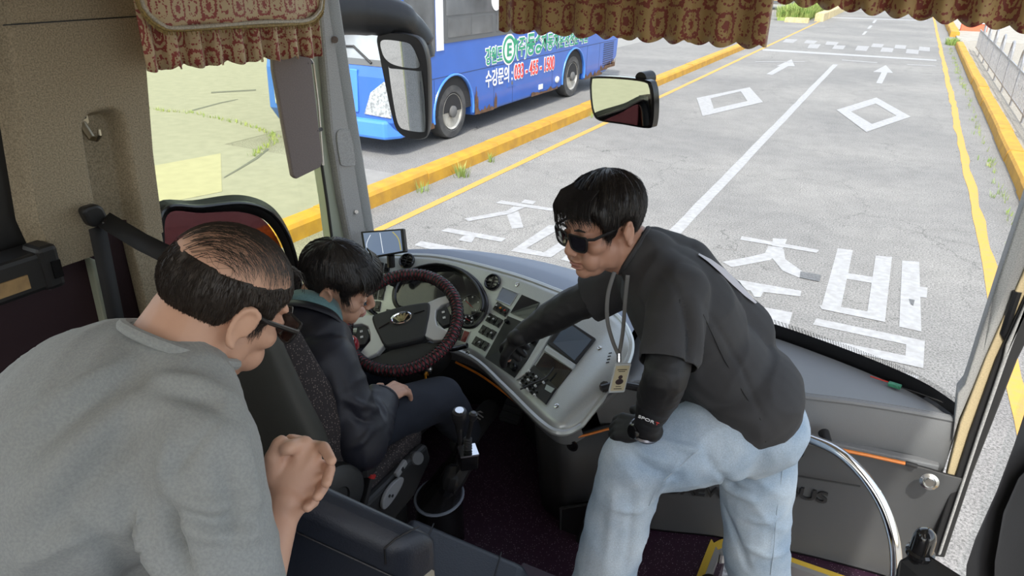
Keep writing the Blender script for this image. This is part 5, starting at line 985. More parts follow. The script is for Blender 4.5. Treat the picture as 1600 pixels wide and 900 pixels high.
def crease(me, jobs):
    """folds drawn along lines that run over the garment: jobs = (photo line, height, width)"""
    bv = BVHTree.FromPolygons([v.co.copy() for v in me.vertices], [tuple(p.vertices) for p in me.polygons]); ns = [v.normal.copy() for v in me.vertices]; acc = [0.0] * len(ns)
    for line, hgt, wid in jobs:
        P = []
        for q in spline([V((a, b, 0)) for a, b in line], 4):
            d = ray(q.x, q.y).normalized(); h = bv.ray_cast(CAM, d)
            if h[0]: P.append(h[0])
        if len(P) < 2: continue
        c = sum(P, V((0, 0, 0))) / len(P); R = max((p - c).length for p in P) + wid * 3; segs = list(zip(P, P[1:])); n = len(segs)
        for i, v in enumerate(me.vertices):
            if (v.co - c).length > R: continue
            best = 9; bt = 0
            for k, (a, b) in enumerate(segs):
                ab = b - a; t = max(0, min(1, (v.co - a).dot(ab) / max(ab.length_squared, 1e-9))); dd = (v.co - a - ab * t).length
                if dd < best: best = dd; bt = (k + t) / n
            if best < wid * 3: acc[i] += hgt * math.exp(-(best / wid) ** 2) * (.35 + .65 * math.sin(PI * min(1, max(0, bt))) )
    for v, n, a in zip(me.vertices, ns, acc):
        if a: v.co += n * a
    me.update()
def basis(front, up):
    f = V(front).normalized(); u = V(up); x = f.cross(u).normalized(); u = x.cross(f).normalized(); return Matrix((x, f, u)).transposed()
def ridg(p, s): return (1 - abs(noise.noise(p * s))) ** 3
def tf(M, pr):
    out = []; R = M.to_3x3(); S = R.to_scale().x if hasattr(R, 'to_scale') else 1
    for p in pr:
        if p[0] == 'c': out.append(('c', M @ V(p[1]), M @ V(p[2]), p[3] * S, p[4] * S))
        else: out.append(('e', M @ V(p[1]), tuple(q * S for q in p[2]), R.normalized() @ (p[3] or Matrix.Identity(3))))
    return out
RX = lambda d: Matrix.Rotation(math.radians(d), 3, 'X'); RYm = lambda d: Matrix.Rotation(math.radians(d), 3, 'Y'); RZ = lambda d: Matrix.Rotation(math.radians(d), 3, 'Z')
def head_prims(ears=True, mouth=0.0, jaw=1.0):
    I = None; P = [('e', (0, -.014, .034), (.075, .094, .080), I), ('e', (0, .028, .040), (.066, .058, .060), I), ('e', (0, .040, -.020), (.062, .050, .062), I), ('e', (0, .030, -.068), (.055 * jaw, .052, .042), I),
        ('e', (0, .073, -.098 - mouth), (.024, .018, .016), I), ('e', (0, .050, -.092 - mouth * .7), (.040 * jaw, .036, .022), I), ('e', (0, .080, .026), (.046, .013, .012), I)]
    for s in (1, -1):
        P += [('e', (s * .044, .058, -.022), (.022, .026, .022), I), ('e', (s * .032, .083, .004), (.015, .010, .0085), I), ('e', (s * .030, .068, -.062), (.024, .024, .028), I), ('e', (s * .012, .103, -.037), (.0085, .009, .0075), I), ('e', (s * .050, .015, -.062), (.016, .032, .036), I)]
        if ears:
            M = Matrix.Translation((s * .076, -.012, -.006)) @ RZ(s * -22).to_4x4() @ RX(-10).to_4x4()
            rim = [(.000, .012, -.008), (0, .014, .012), (0, .008, .028), (0, -.004, .032), (0, -.014, .024), (0, -.017, .006), (0, -.012, -.014), (0, -.003, -.026), (0, .006, -.030)]
            P += tf(M, [('c', (s * .010 * (1 if a[1] < .01 else .3), a[1], a[2]), (s * .010 * (1 if b[1] < .01 else .3), b[1], b[2]), .0045, .0045) for a, b in zip(rim, rim[1:])]) + tf(M, [('e', (s * .003, 0, .002), (.005, .015, .028), I), ('e', (s * .004, .002, -.026), (.006, .008, .009), I)])
    P += [('c', (0, .088, .014), (0, .112, -.028), .0075, .0105), ('e', (0, .110, -.033), (.011, .010, .009), I), ('e', (0, .092, -.061), (.021, .011, .0055), I), ('e', (0, .089, -.076 - mouth), (.018, .011, .0065), I)]
    return P
def hand_prims(s, curls, thumb, spread=1.0, k=1.0):
    """wrist at origin, +Y to the fingers, +Z back of the hand, s*X thumb side; curls: per finger three joint angles"""
    P = [('e', (0, .045, 0), (.038, .046, .0135), None), ('c', (0, -.02, 0), (0, .02, 0), .026, .024)]
    xs = (.029, .010, -.009, -.027); ln = ((.043, .026, .021), (.047, .029, .022), (.043, .027, .021), (.034, .020, .019)); yk = (.086, .090, .086, .078)
    for i in range(4):
        x = s * xs[i]; P.append(('c', (x * .55, .012, 0), (x, yk[i], .001), .013, .0105)); p = V((x, yk[i], .001)); a = 0; sp = s * xs[i] * spread * 1.6
        for j in range(3):
            a += math.radians(curls[i][j]); d = V((sp * (1 if j == 0 else .4), math.cos(a), -math.sin(a))).normalized(); q = p + d * ln[i][j]; P.append(('c', p, q, .0098 - .0008 * j, .0092 - .0009 * j)); p = q
    p = V((s * .020, .018, -.006)); dirs = thumb; rr = (.0145, .0115, .0105, .0090)
    for j, (d, l) in enumerate(zip(dirs, (.042, .034, .027))): d = V((s * d[0], d[1], d[2])).normalized(); q = p + d * l; P.append(('c', p, q, rr[j], rr[j + 1])); p = q
    return P if k == 1 else tf(Matrix.Scale(k, 4), P)
def M4(o, R): M = R.to_4x4(); M.translation = V(o); return M
def torso_prims(H, N, RS, LS, w=1.0, belly=0.0):
    up = (N - H).normalized(); r = (RS - LS); r = (r - up * r.dot(up)).normalized(); f = up.cross(r); R = Matrix((r, f, up)).transposed(); L = (N - H).length
    return [('e', H + up * .02, (.165 * w, .12 * w, .12), R), ('e', H + up * L * .32 + f * (.005 + belly), (.152 * w, (.115 + belly) * w, .17), R), ('e', H + up * L * .66, (.165 * w, .118 * w, .19), R), ('c', lerp(LS, RS, .12), lerp(LS, RS, .88), .066, .066), ('c', N - up * .01, lerp(N, RS, .8), .055, .05), ('c', N - up * .01, lerp(N, LS, .8), .055, .05)], R
def hair(name, M, thick, m, parent, n_str, slen, crown=(0, -.04, .12), seed=1, extra=None, rs=.0011, jit=.006):
    """shell over the scalp plus combed strands running away from the crown"""
    hp = prim_mesh(head_prims(False)); bvh = BVHTree.FromPolygons([V(v) for v in hp.v], hp.f); C0 = V((0, -.010, .025)); rnd = random.Random(seed)
    def surf(d):
        h = bvh.ray_cast(C0 + d * .4, -d, .45); return (h[0] - C0).length if h[0] else .08
    cr = (V(crown) - C0).normalized(); cx, cy, _ = frame(cr); b = MB(); rows = []; T = []
    nu, nv = 90, 54
    for i in range(nv + 1):
        th = PI * .80 * i / nv; row = []; trow = []
        for k in range(nu):
            ph = 2 * PI * k / nu; d = (cr * math.cos(th) + (cx * math.cos(ph) + cy * math.sin(ph)) * math.sin(th)).normalized(); r = surf(d); p = C0 + d * r; t = thick(p)
            g = noise.noise(V((ph * 9, th * 1.2, seed))) * .14 + noise.noise(V((ph * 26, th * 2, seed))) * .16
            row.append(M @ (C0 + d * (r + (t * (1 + g) if t > 0 else -.004)))); trow.append(t)
        rows.append(row); T.append(trow)
    vs = [p for r_ in rows for p in r_]; fs = []
    for i in range(nv):
        for k in range(nu):
            q = ((i, k), (i, (k + 1) % nu), (i + 1, (k + 1) % nu), (i + 1, k))
            if max(T[a][c] for a, c in q) > 0: fs.append(tuple(a * nu + c for a, c in q))
    b.add(vs, fs); made = 0; tries = 0
    while made < n_str and tries < n_str * 12:
        tries += 1; th = math.acos(1 - rnd.random() * 1.6); ph = rnd.random() * 2 * PI; pth = []; w = rnd.uniform(-.12, .12); lift = rnd.uniform(-.002, jit)
        steps = 6; L = slen * rnd.uniform(.5, 1.15)
        for j in range(steps):
            t2 = th + L / .11 * j / (steps - 1); d = (cr * math.cos(t2) + (cx * math.cos(ph + w * j / steps) + cy * math.sin(ph + w * j / steps)) * math.sin(t2)).normalized(); r = surf(d); p = C0 + d * r; t = thick(p)
            if j == 0 and t <= 0: pth = None; break
            pth.append(C0 + d * (r + max(t, .002) + lift * (j / steps) + .0015 * math.sin(j * 2 + made)))
            if t <= 0 and j >= 2: break
        if not pth or len(pth) < 3: continue
        made += 1; b.tube([M @ p for p in pth], [rs * (1 - .75 * j / (len(pth) - 1)) for j in range(len(pth))], 3)
    for pth in (extra(rnd) if extra else []): b.tube([M @ V(p) for p in pth], [rs * (1 - .7 * j / (len(pth) - 1)) for j in range(len(pth))], 3)
    return b.build(name, m, parent, smooth=70)
def face_bits(M, parent, eyes=True, mouth=0.0, ez=.0035):
    if eyes:
        for s in (1, -1):
            MB().ell(M @ V((s * .032, .0845, .001)), (.0125, .008, ez), M.to_3x3().normalized(), 12, 8).build('eye', MATS['eye_white'], parent); MB().ell(M @ V((s * .032, .0895, -.0005)), (.005, .004, ez * .95), M.to_3x3().normalized(), 10, 6).build('iris', MATS['iris'], parent)
            MB().tube([M @ V((s * x, y, z)) for x, y, z in ((.014, .096, .024), (.030, .097, .030), (.046, .088, .026))], [.002, .0035, .0015], 6).build('eyebrow', MATS['hair_black'], parent)
    MB().tube([M @ V((x, y, z)) for x, y, z in ((-.021, .092, -.0665), (-.010, .1015, -.067), (0, .1035, -.0672), (.010, .1015, -.067), (.021, .092, -.0665))], [.001, .0035, .004, .0035, .001], 8, flat=.8).build('upper_lip', MATS['lip'], parent)
    MB().tube([M @ V((x, y, z - mouth)) for x, y, z in ((-.018, .092, -.0725), (-.008, .099, -.0745), (.008, .099, -.0745), (.018, .092, -.0725))], [.001, .0042, .0042, .001], 8, flat=.8).build('lower_lip', MATS['lip'], parent)
def glasses(M, parent, lens_m, frame_m, wl=.027, hl=.020, y=.108, temple_z=.010, name='sunglasses'):
    R = [(x * wl * (1.0 if abs(x) > .9 else 1), z * hl) for x, z in ((-1, .9), (-.5, 1), (.5, 1), (1, .95), (1.02, .2), (.85, -.7), (.4, -1), (-.4, -1), (-.85, -.75), (-1, -.1))]; fr = None
    for s in (1, -1):
        pts = [M @ V((s * (.034 + a), y - .012 * abs((.034 + a) / .07) ** 2, c - .002)) for a, c in R]; sp = spline(pts, 4, True)
        o = MB().tube(sp, .0026, 6, closed=True).build(name, MATS[frame_m], fr or parent); fr = fr or o
        MB().prism(sp, (M.to_3x3() @ V((0, -.0015, 0)))).build('lens', MATS[lens_m], fr, smooth=0)
        MB().tube([M @ V(p) for p in ((s * .063, y - .012, temple_z + .004), (s * .074, y - .022, temple_z + .004), (s * .079, .022, temple_z + .008), (s * .075, .004, temple_z + .012), (s * .069, -.012, temple_z + .010))], [.004, .004, .0035, .003, .003], 6).build('temple', MATS[frame_m], fr)
    MB().tube([M @ V((x, y + .003, .006)) for x in (-.008, 0, .008)], .003, 6).build('bridge', MATS[frame_m], fr); return fr
mat('lens_dark', (.012, .010, .014), .06, coat=1.0); mat('frame_black', (.01, .01, .011), .45)
def cam_dir(x, y, z): return (AX_R * x + AX_U * y + AX_F * z).normalized()

# ------------------------------------------------------------------ 1. bald-crowned man in the grey T-shirt, leaning on the seat rail, hands clasped
p1 = thing('person', 'person in a grey T-shirt leaning forward at the left with clasped hands', 'person', at_d(60, 1100, 1.0))
h1 = at_d(349, 470, 1.08); M1 = M4(h1, basis(cam_dir(.47, -.26, .84), V((.10, -.28, 1)))) @ Matrix.Scale(1.0, 4)
N1 = at_d(274, 558, 1.05); RS1 = at_d(314, 690, .95); LS1 = at_d(165, 592, 1.15); H1 = at_d(-130, 1000, 1.02)
E1 = at_d(364, 1015, .98); W1_ = at_d(440, 800, 1.09); E1l = at_d(395, 930, 1.22); W1l = at_d(418, 760, 1.18)
tor1, R1 = torso_prims(H1, N1, RS1, LS1, 1.08)
arm = lambda S, E, W, k=1: [('c', S, E, .050 * k, .043 * k), ('c', E, lerp(E, W, .35), .043 * k, .042 * k), ('c', lerp(E, W, .35), W, .042 * k, .027 * k)]
hd1 = tf(M1, head_prims())
px = lambda *q: at_d(*q)
yd = (px(484, 722, 1.10) - W1_).normalized(); zd = (CAM - px(455, 740, 1.09)); Rh = basis(yd, zd)           # back of the right hand towards the camera
hr1 = tf(M4(W1_, Rh), [('e', (0, .045, 0), (.040, .050, .019), None), ('c', (0, -.02, 0), (0, .02, 0), .029, .030), ('e', (-.012, .05, -.01), (.034, .045, .02), None)])
kn = [px(476, 694, 1.10), px(489, 712, 1.098), px(493, 733, 1.098), px(484, 757, 1.10)]
for q in kn: hr1 += [('c', lerp(W1_, q, .35), q, .018, .0135)]
for q, e in zip(kn, (px(470, 706, 1.145), px(478, 722, 1.145), px(480, 742, 1.145), px(474, 762, 1.14))): hr1 += [('c', q, e, .0115, .0105)]
th1 = [('c', px(428, 745, 1.095), px(428, 715, 1.085), .017, .0145), ('c', px(428, 715, 1.085), px(436, 694, 1.085), .0135, .0115), ('c', px(436, 694, 1.085), px(440, 690, 1.09), .0115, .0105)]
lf = []
for q in (((466, 703, 1.16), (488, 697, 1.13), (506, 699, 1.09), (518, 720, 1.065)), ((476, 733, 1.16), (501, 727, 1.125), (515, 732, 1.085), (510, 755, 1.06)), ((470, 757, 1.16), (494, 754, 1.125), (505, 760, 1.085), (496, 776, 1.06)), ((462, 775, 1.16), (480, 776, 1.12), (490, 783, 1.085), (480, 793, 1.065))):
    Q = [px(*a) for a in q]; lf += [('c', Q[0], Q[1], .0105, .0102), ('c', Q[1], Q[2], .0102, .0095), ('c', Q[2], Q[3], .0095, .0082)]
lth = [('c', px(470, 702, 1.14), px(473, 693, 1.105), .013, .0125), ('c', px(473, 693, 1.105), px(452, 700, 1.075), .0125, .0115), ('c', px(452, 700, 1.075), px(446, 702, 1.075), .0115, .0105), ('c', px(468, 690, 1.13), px(454, 687, 1.12), .0105, .0095)]
hl1 = [('e', px(450, 742, 1.155), (.040, .048, .022), basis(yd, zd)), ('c', W1l, px(440, 750, 1.16), .027, .026)] + lf + lth
LK1, RK1 = V((-.62, .35, 1.62)), V((-.95, .55, 1.62))
legs1 = [('c', H1 + R1 @ V((.09, 0, -.04)), H1 + V((.20, .12, -.42)), .085, .06), ('c', H1 + V((.20, .12, -.42)), V((H1.x + .12, H1.y + .02, 1.25)), .06, .045), ('c', H1 + R1 @ V((-.09, 0, -.04)), H1 + V((.02, .22, -.42)), .085, .06), ('c', H1 + V((.02, .22, -.42)), V((H1.x - .05, H1.y + .10, 1.25)), .06, .045)]
body1 = tor1 + hd1 + [('c', M1 @ V((0, -.028, -.040)), N1, .064, .074), ('c', M1 @ V((0, .0, -.07)), N1, .05, .06)] + arm(RS1, E1, W1_) + arm(LS1, E1l, W1l) + hr1 + th1 + hl1 + legs1
o = link('body', blob(body1, .0040, 2), MATS['skin_light'], p1, smooth=180)
sh1 = tor1 + [('c', at_d(130, 770, 1.10), at_d(225, 985, 1.12), .10, .14), ('c', RS1, lerp(RS1, E1, .78), .054, .062), ('c', LS1, lerp(LS1, E1l, .72), .054, .062)]
me = blob(sh1, .008, 6, .021)
wd = (H1 - N1).normalized(); side_ax = (RS1 - LS1).normalized()
def fold1(p):
    q = p - N1; a, c = q.dot(wd), q.dot(side_ax); e = q.dot(wd.cross(side_ax))
    ax_ = V((a * 1.4 + .8 * c, c * 5.5 - a * 2.2, e * 3)); f = ridg(ax_, 1.6) * .006 + ridg(ax_ + V((3, 1, 7)), 3.2) * .004 + noise.noise(p * 5) * .005
    ar = (p - lerp(RS1, E1, .55)).length; f += .007 * ridg(V((p.z * 6, p.x * 2, p.y * 2)), 2.2) * max(0, 1 - ar / .22)
    return f - .006
displace(me, fold1)
crease(me, [(((0, 690), (90, 630), (181, 571)), .018, .014), (((0, 745), (100, 665), (200, 583)), -.011, .016), (((30, 800), (120, 700), (235, 605)), .012, .016), (((60, 850), (150, 740), (240, 650)), -.010, .016), (((264, 680), (262, 720), (258, 770)), .016, .009), (((344, 650), (300, 705), (245, 771)), -.007, .005), (((222, 790), (232, 830), (250, 900)), .020, .010), (((258, 790), (270, 840), (290, 900)), -.030, .011), (((250, 590), (310, 600), (375, 630)), .012, .010), (((255, 612), (310, 625), (365, 655)), -.010, .010), (((378, 680), (392, 760), (396, 830)), .012, .010), (((350, 720), (362, 790), (360, 860)), -.012, .010), (((280, 780), (330, 792), (400, 780)), .010, .009), (((285, 822), (340, 838), (410, 836)), .010, .009), (((282, 800), (335, 815), (405, 808)), -.008, .009), (((120, 800), (170, 850), (210, 900)), -.014, .016), (((40, 880), (110, 840), (190, 830)), .012, .014)])
cut(me, lerp(RS1, E1, .74), (E1 - RS1) + V((0, 0, -.05)), .20); cut(me, lerp(LS1, E1l, .66), E1l - LS1, .20)
pass
link('t_shirt', me, MATS['grey_jersey'], p1, smooth=180, thick=.003)
# collar rib and sleeve hem
ndir = (M1 @ V((0, -.03, -.05)) - N1).normalized(); fx, fy, _ = frame(ndir)
MB().tube([N1 + ndir * .020 + (fx * math.cos(a) + fy * math.sin(a)) * .081 for a in [2 * PI * k / 40 for k in range(40)]], .009, 8, closed=True).build('collar', MATS['grey_jersey'], p1)
link('jeans', blob([(l[0], l[1], l[2], l[3] + .015, l[4] + .025) for l in legs1] + [('e', H1 - (N1 - H1).normalized() * .02, (.18, .14, .12), R1)], .012, 4), MATS['dark_trousers'], p1, smooth=180)
def tk1(p):
    zl = interp([(-.12, -.045), (-.06, -.062), (-.035, -.035), (-.025, .010), (.012, .022), (.018, -.02), (.034, -.012), (.042, .03), (.07, .055), (.10, .09)], p.y)
    lo = min(1, (p.z - zl) / .018); top = interp([(-.12, .024), (-.06, .026), (0, .028), (.05, .036), (.07, .045)], p.y); hi = min(1, (top + .030 - p.z) / .04)
    return .007 * min(lo, hi) if min(lo, hi) > 0 else (0 if lo <= 0 else -1)
def comb1(rnd):
    out = []
    for k in range(1000):
        x0 = rnd.uniform(-.078, .076); y0 = rnd.uniform(-.108, .07); z0 = .034 + .080 * math.sqrt(max(.02, 1 - (x0 / .077) ** 2 - ((y0 + .014) / .097) ** 2)); pth = []
        for j in range(5):
            t = j / 4; x = x0 + .030 * t * (1 if x0 > -.02 else .3); y = y0 + .035 * t * rnd.uniform(.6, 1.3); q = 1 - (x / .080) ** 2 - ((y + .010) / .100) ** 2
            if q < .03: break
            pth.append(V((x, y, .036 + .0815 * math.sqrt(q) + .002 * math.sin(t * PI) * rnd.random())))
        if len(pth) > 2: out.append(pth)
    for k in range(45):
        x = rnd.uniform(-.07, .0); out.append([V((x, .072, .082)), V((x + .008, .090 + rnd.random() * .012, .085)), V((x + .014, .104 + rnd.random() * .02, .070)), V((x + .015, .11 + rnd.random() * .015, .055))])
    return out
hair('hair', M1, tk1, MATS['hair_brown'], p1, 3000, .05, crown=(0, -.03, .125), seed=3, extra=comb1, rs=.00055, jit=.003)
face_bits(M1, p1); glasses(M1, p1, 'lens_dark', 'frame_black', y=.112, temple_z=.004)

# ------------------------------------------------------------------ 2. driver in the navy jacket, head bowed, right hand on the thigh
p2 = thing('person', 'person in a dark navy jacket sitting in the driver seat with bowed head', 'person', (-1.38, 1.4, FZ))
h2 = at_d(528, 442, 2.08); M2 = M4(h2, basis(cam_dir(.88, -.36, .20), V((.25, -.06, 1)))) @ Matrix.Scale(1.02, 4)
H2 = V((-1.39, 1.32, 1.50)); N2 = at_d(483, 512, 2.05); RS2 = at_d(512, 568, 1.97); LS2 = at_d(412, 510, 2.16); E2 = at_d(563, 692, 2.0); W2_ = at_d(598, 620, 2.19); E2l = V((-1.66, 1.30, 1.58)); W2l = V((-1.54, 1.50, 1.55))
tor2, R2 = torso_prims(H2, N2, RS2, LS2, .98)
RK2, LK2 = at_d(688, 622, 2.46), V((-1.55, 1.76, 1.46)); RA2, LA2 = at_d(726, 672, 2.78), V((-1.56, 2.10, 1.00)); TO2 = at_d(764, 640, 2.98) - RA2
hip = lambda s: H2 + V((s * .09, .02, -.01))
yd = (at_d(626, 606, 2.26) - W2_).normalized(); Rh = basis(yd, V((.15, -.3, 1)))
hr2 = tf(M4(W2_, Rh), hand_prims(-1, [(32, 28, 22), (30, 26, 22), (32, 28, 22), (36, 28, 22)], [(.9, .5, -.2), (.5, .9, -.3), (.2, 1, -.4)], .6, .98))
Rl = basis(V((.3, .9, -.1)), V((-.2, 0, 1))); hl2 = tf(M4(W2l, Rl), hand_prims(1, [(25, 25, 20)] * 4, [(.9, .5, -.2), (.5, .9, -.3), (.2, 1, -.4)], .6))
foot = lambda A, d: [('c', A, A + V((0, -.03, -.05)), .036, .036), ('c', A + V((0, 0, -.055)), A + V(d), .034, .03)]
body2 = tor2 + tf(M2, head_prims(True, 0, 1.05)) + [('c', M2 @ V((0, -.035, -.045)), N2, .056, .062)] + arm(RS2, E2, W2_, .96) + arm(LS2, E2l, W2l, .96) + hr2 + hl2 + [('c', hip(1), RK2, .082, .056), ('c', RK2, RA2, .054, .038), ('c', hip(-1), LK2, .082, .056), ('c', LK2, LA2, .054, .038)] + foot(RA2, TO2 * .8) + foot(LA2, (0, .16, -.06))
link('body', blob(body2, .0042, 3), MATS['skin_driver'], p2, smooth=180)
jk = tor2 + [('c', RS2, E2, .064, .060), ('c', E2, lerp(E2, W2_, .95), .060, .042), ('c', LS2, E2l, .064, .060), ('c', E2l, lerp(E2l, W2l, .95), .060, .042)]
me = blob(jk, .007, 5, .016)
def fold2(p):
    a = (E2 - RS2).normalized(); q = p - RS2; t = q.dot(a); near = max(0, 1 - (q - a * t).length / .13)
    f = noise.noise(p * 7) * .007 + ridg(V((p.x * 3, p.y * 3, p.z * 1.2)), 3.4) * .007
    f += near * (.010 * ridg(V((t * 11 + p.x * 3, p.y * 2.5, p.z * 1.0)), 1.5))
    q2 = (p - lerp(E2, W2_, .5)).length; f += max(0, 1 - q2 / .15) * .008 * ridg(V((p.x * 5, p.y * 9, p.z * 5)), 2.2); return f - .006
displace(me, fold2)
crease(me, [(((545, 640), (560, 655), (580, 662)), -.010, .010), (((535, 620), (560, 632), (590, 640)), .008, .010), (((520, 590), (530, 630), (525, 680)), .009, .012), (((545, 700), (565, 690), (580, 668)), .008, .010), (((500, 600), (512, 640), (520, 690)), -.008, .012), (((590, 625), (600, 640), (605, 655)), .006, .008)])
n2d = (M2 @ V((0, -.035, -.05)) - N2).normalized(); cut(me, N2 + n2d * .022, n2d, .115); cut(me, lerp(E2, W2_, .93), W2_ - E2, .09); cut(me, lerp(E2l, W2l, .93), W2l - E2l, .09)
link('jacket', me, MATS['navy_jacket'], p2, smooth=180, thick=.004)
fx, fy, _ = frame(n2d)
def collar(c, nd_, r0, r1, h, m, nm, parent, front, gap):
    fx0 = (V(front) - nd_ * V(front).dot(nd_)).normalized(); fy0 = nd_.cross(fx0); rows = [[], [], [], []]
    for k in range(49):
        a = gap + (2 * PI - 2 * gap) * k / 48; d = fx0 * math.cos(a) + fy0 * math.sin(a); dip = -.030 * max(0, math.cos(a)) ** 2
        rows[0].append(c + nd_ * (dip - .01) + d * r0); rows[1].append(c + nd_ * (h + dip) + d * (r0 - .006)); rows[2].append(c + nd_ * (h + .004 + dip) + d * (r0 + .006)); rows[3].append(c + nd_ * (.004 + dip) + d * (r1 + .010))
    MB().grid(rows).build(nm, MATS[m], parent, smooth=180, thick=.003)
fwd2 = V((.35, .9, -.1)); collar(N2 + n2d * .038, n2d, .072, .084, .040, 'teal_knit', 'polo_collar', p2, fwd2, .35); collar(N2 + n2d * .012, n2d, .088, .104, .026, 'navy_jacket', 'jacket_collar', p2, fwd2, .5)
cf = lerp(E2, W2_, .92); cd = (W2_ - E2).normalized(); fx, fy, _ = frame(cd); MB().tube([cf + (fx * math.cos(a) + fy * math.sin(a)) * .050 for a in [2 * PI * k / 32 for k in range(32)]], .007, 8, closed=True).build('cuff', MATS['navy_jacket'], p2)
bt = cf + (V((.6, -.5, .3)).normalized()) * .056; MB().ell(bt, .005, None, 10, 6).build('cuff_button', MATS['tick_white'], p2)
me = blob([('e', H2 + V((0, .02, -.01)), (.19, .14, .12), None), ('c', hip(1), RK2, .105, .078), ('c', RK2, RA2, .078, .065), ('c', hip(-1), LK2, .105, .078), ('c', LK2, LA2, .078, .065)], .009, 5)
displace(me, lambda p: noise.noise(p * 8) * .006 + ridg(V((p.x * 3, p.y * 2, p.z * 3)), 3) * .005 - .003); link('trousers', me, MATS['dark_trousers'], p2, smooth=180)
for A_, tv in ((RA2, TO2), (LA2, V((0, .18, -.07)))):
    td = tv.normalized(); sh = blob([('c', A_ + V((0, 0, -.05)) - td * .04, A_ + V((0, 0, -.05)) + td * .03, .042, .045), ('c', A_ + V((0, 0, -.05)), A_ + tv, .046, .042), ('c', A_ + V((0, 0, -.01)), A_ + td * .08 + V((0, 0, -.025)), .04, .034)], .006, 4); so_ = link('shoe', sh, mat('shoe_black', (.02, .02, .021), .7, bump=(200, .3, .002)), p2, smooth=180)
    sx_ = td.cross(V((0, 0, 1))).normalized(); un = sx_.cross(td)
    for k in range(4): c_ = A_ + td * (.055 + .026 * k) + un * (.030 - .002 * k) + V((0, 0, -.005)); MB().tube([c_ - sx_ * .024 - un * .008, c_ + un * .008, c_ + sx_ * .024 + td * .008 - un * .008], .0035, 5).build('lace', mat('lace_grey', (.28, .28, .28), .8), so_)
def tk2(p):
    zl = interp([(-.12, -.060), (-.04, -.066), (-.03, -.030), (-.024, .030), (.014, .034), (.020, -.004), (.036, -.004), (.046, .022), (.07, .044), (.10, .050)], p.y); lo = min(1, (p.z - zl) / .02)
    return (.018 if p.z > .06 else lerp(.007, .018, max(0, p.z) / .06)) * lo if lo > 0 else 0
def fringe2(rnd):
    out = []
    for k in range(420):
        x = rnd.uniform(-.072, .074); y = .086 * math.sqrt(max(.05, 1 - (x / .098) ** 2)); L = rnd.random() ** .8; j = lambda q: rnd.uniform(-q, q); dx = j(.010)
        out.append([V((x * .80, y - .022, .108 + j(.003))), V((x * .93 + dx * .3, y + .004 + j(.004), .094 + j(.004))), V((x * 1.02 + dx * .7, y + .018 + j(.006), lerp(.080, .064, L))), V((x * 1.05 + dx, y + .020 + j(.008), lerp(.070, .034, L)))])
    return out
hair('hair', M2, tk2, MATS['hair_black'], p2, 3200, .085, crown=(0, -.05, .115), seed=8, extra=fringe2, rs=.0011, jit=.004)
face_bits(M2, p2, ez=.0014)

# ------------------------------------------------------------------ 3. instructor in black T-shirt and light jeans, bending over and reaching to the dash
p3 = thing('person', 'person in a black T-shirt and light blue jeans bending over to touch the dashboard', 'person', (-.20, 1.75, FZ))
h3 = at_d(941, 352, 1.83); M3 = M4(h3, basis(cam_dir(-.80, -.36, -.42), V((-.10, -.10, 1)))) @ Matrix.Scale(1.02, 4)
N3 = at_d(1012, 405, 1.86); LS3 = at_d(1062, 458, 1.74); RS3 = at_d(1002, 432, 2.06); H3 = at_d(1170, 640, 1.96)
LE3 = at_d(1040, 588, 1.66); LW3 = at_d(1008, 672, 1.80); RE3 = at_d(893, 478, 2.14); RW3 = at_d(808, 528, 2.22)
tor3, R3 = torso_prims(H3, N3, RS3, LS3, 1.0)
LH3, RH3 = at_d(1122, 684, 1.90), at_d(1185, 672, 2.02); LK3 = at_d(988, 722, 1.88); LA3 = at_d(938, 925, 2.02); RK3 = at_d(1180, 850, 2.13); RA3 = V((-.04, 1.88, .97))
yd = (at_d(970, 668, 1.86) - LW3).normalized(); Rh = basis(yd, V((-.05, -.55, .85))); hl3 = tf(M4(LW3, Rh), hand_prims(1, [(30, 40, 30), (34, 42, 30), (36, 42, 30), (38, 42, 30)], [(.8, .6, -.2), (.5, .9, -.3), (.2, 1, -.5)], .5))
fh, fn = fascia_hit(764, 552); yd = ((fh + fn * .03) - RW3).normalized(); Rh = basis(yd, fn + V((0, .2, .2))); hr3 = tf(M4(RW3, Rh), hand_prims(-1, [(14, 30, 20), (28, 40, 25), (34, 45, 30), (38, 45, 30)], [(.8, .6, -.2), (.4, .9, -.4), (.1, 1, -.5)], .5))
body3 = tor3 + tf(M3, head_prims(True, .004, 1.06)) + [('c', M3 @ V((0, -.035, -.045)), N3, .062, .068), ('c', M3 @ V((0, -.005, -.075)), N3, .05, .06)] + arm(LS3, LE3, LW3, 1.05) + arm(RS3, RE3, RW3, 1.02) + hl3 + hr3 + [('c', LH3, LK3, .085, .06), ('c', LK3, LA3, .055, .04), ('c', RH3, RK3, .085, .06), ('c', RK3, RA3, .055, .04)] + foot(LA3, (-.12, -.06, -.06)) + foot(RA3, (-.14, .02, -.06))
link('body', blob(body3, .0042, 3), MATS['skin_tan'], p3, smooth=180)
ts3 = tor3 + [('e', H3 + (N3 - H3) * .10, (.185, .145, .12), R3), ('c', at_d(1066, 424, 1.93), at_d(1150, 524, 1.98), .074, .088), ('c', at_d(1034, 398, 1.90), at_d(1066, 424, 1.93), .050, .070), ('c', at_d(1020, 388, 1.90), at_d(1046, 402, 1.92), .046, .052), ('c', N3, N3 + (M3 @ V((0, -.035, -.05)) - N3).normalized() * .006, .066, .062), ('c', LS3, lerp(LS3, LE3, .92), .054, .052), ('c', RS3, lerp(RS3, RE3, .80), .060, .058)]
me = blob(ts3, .007, 6, .016)
upv = (N3 - H3).normalized()
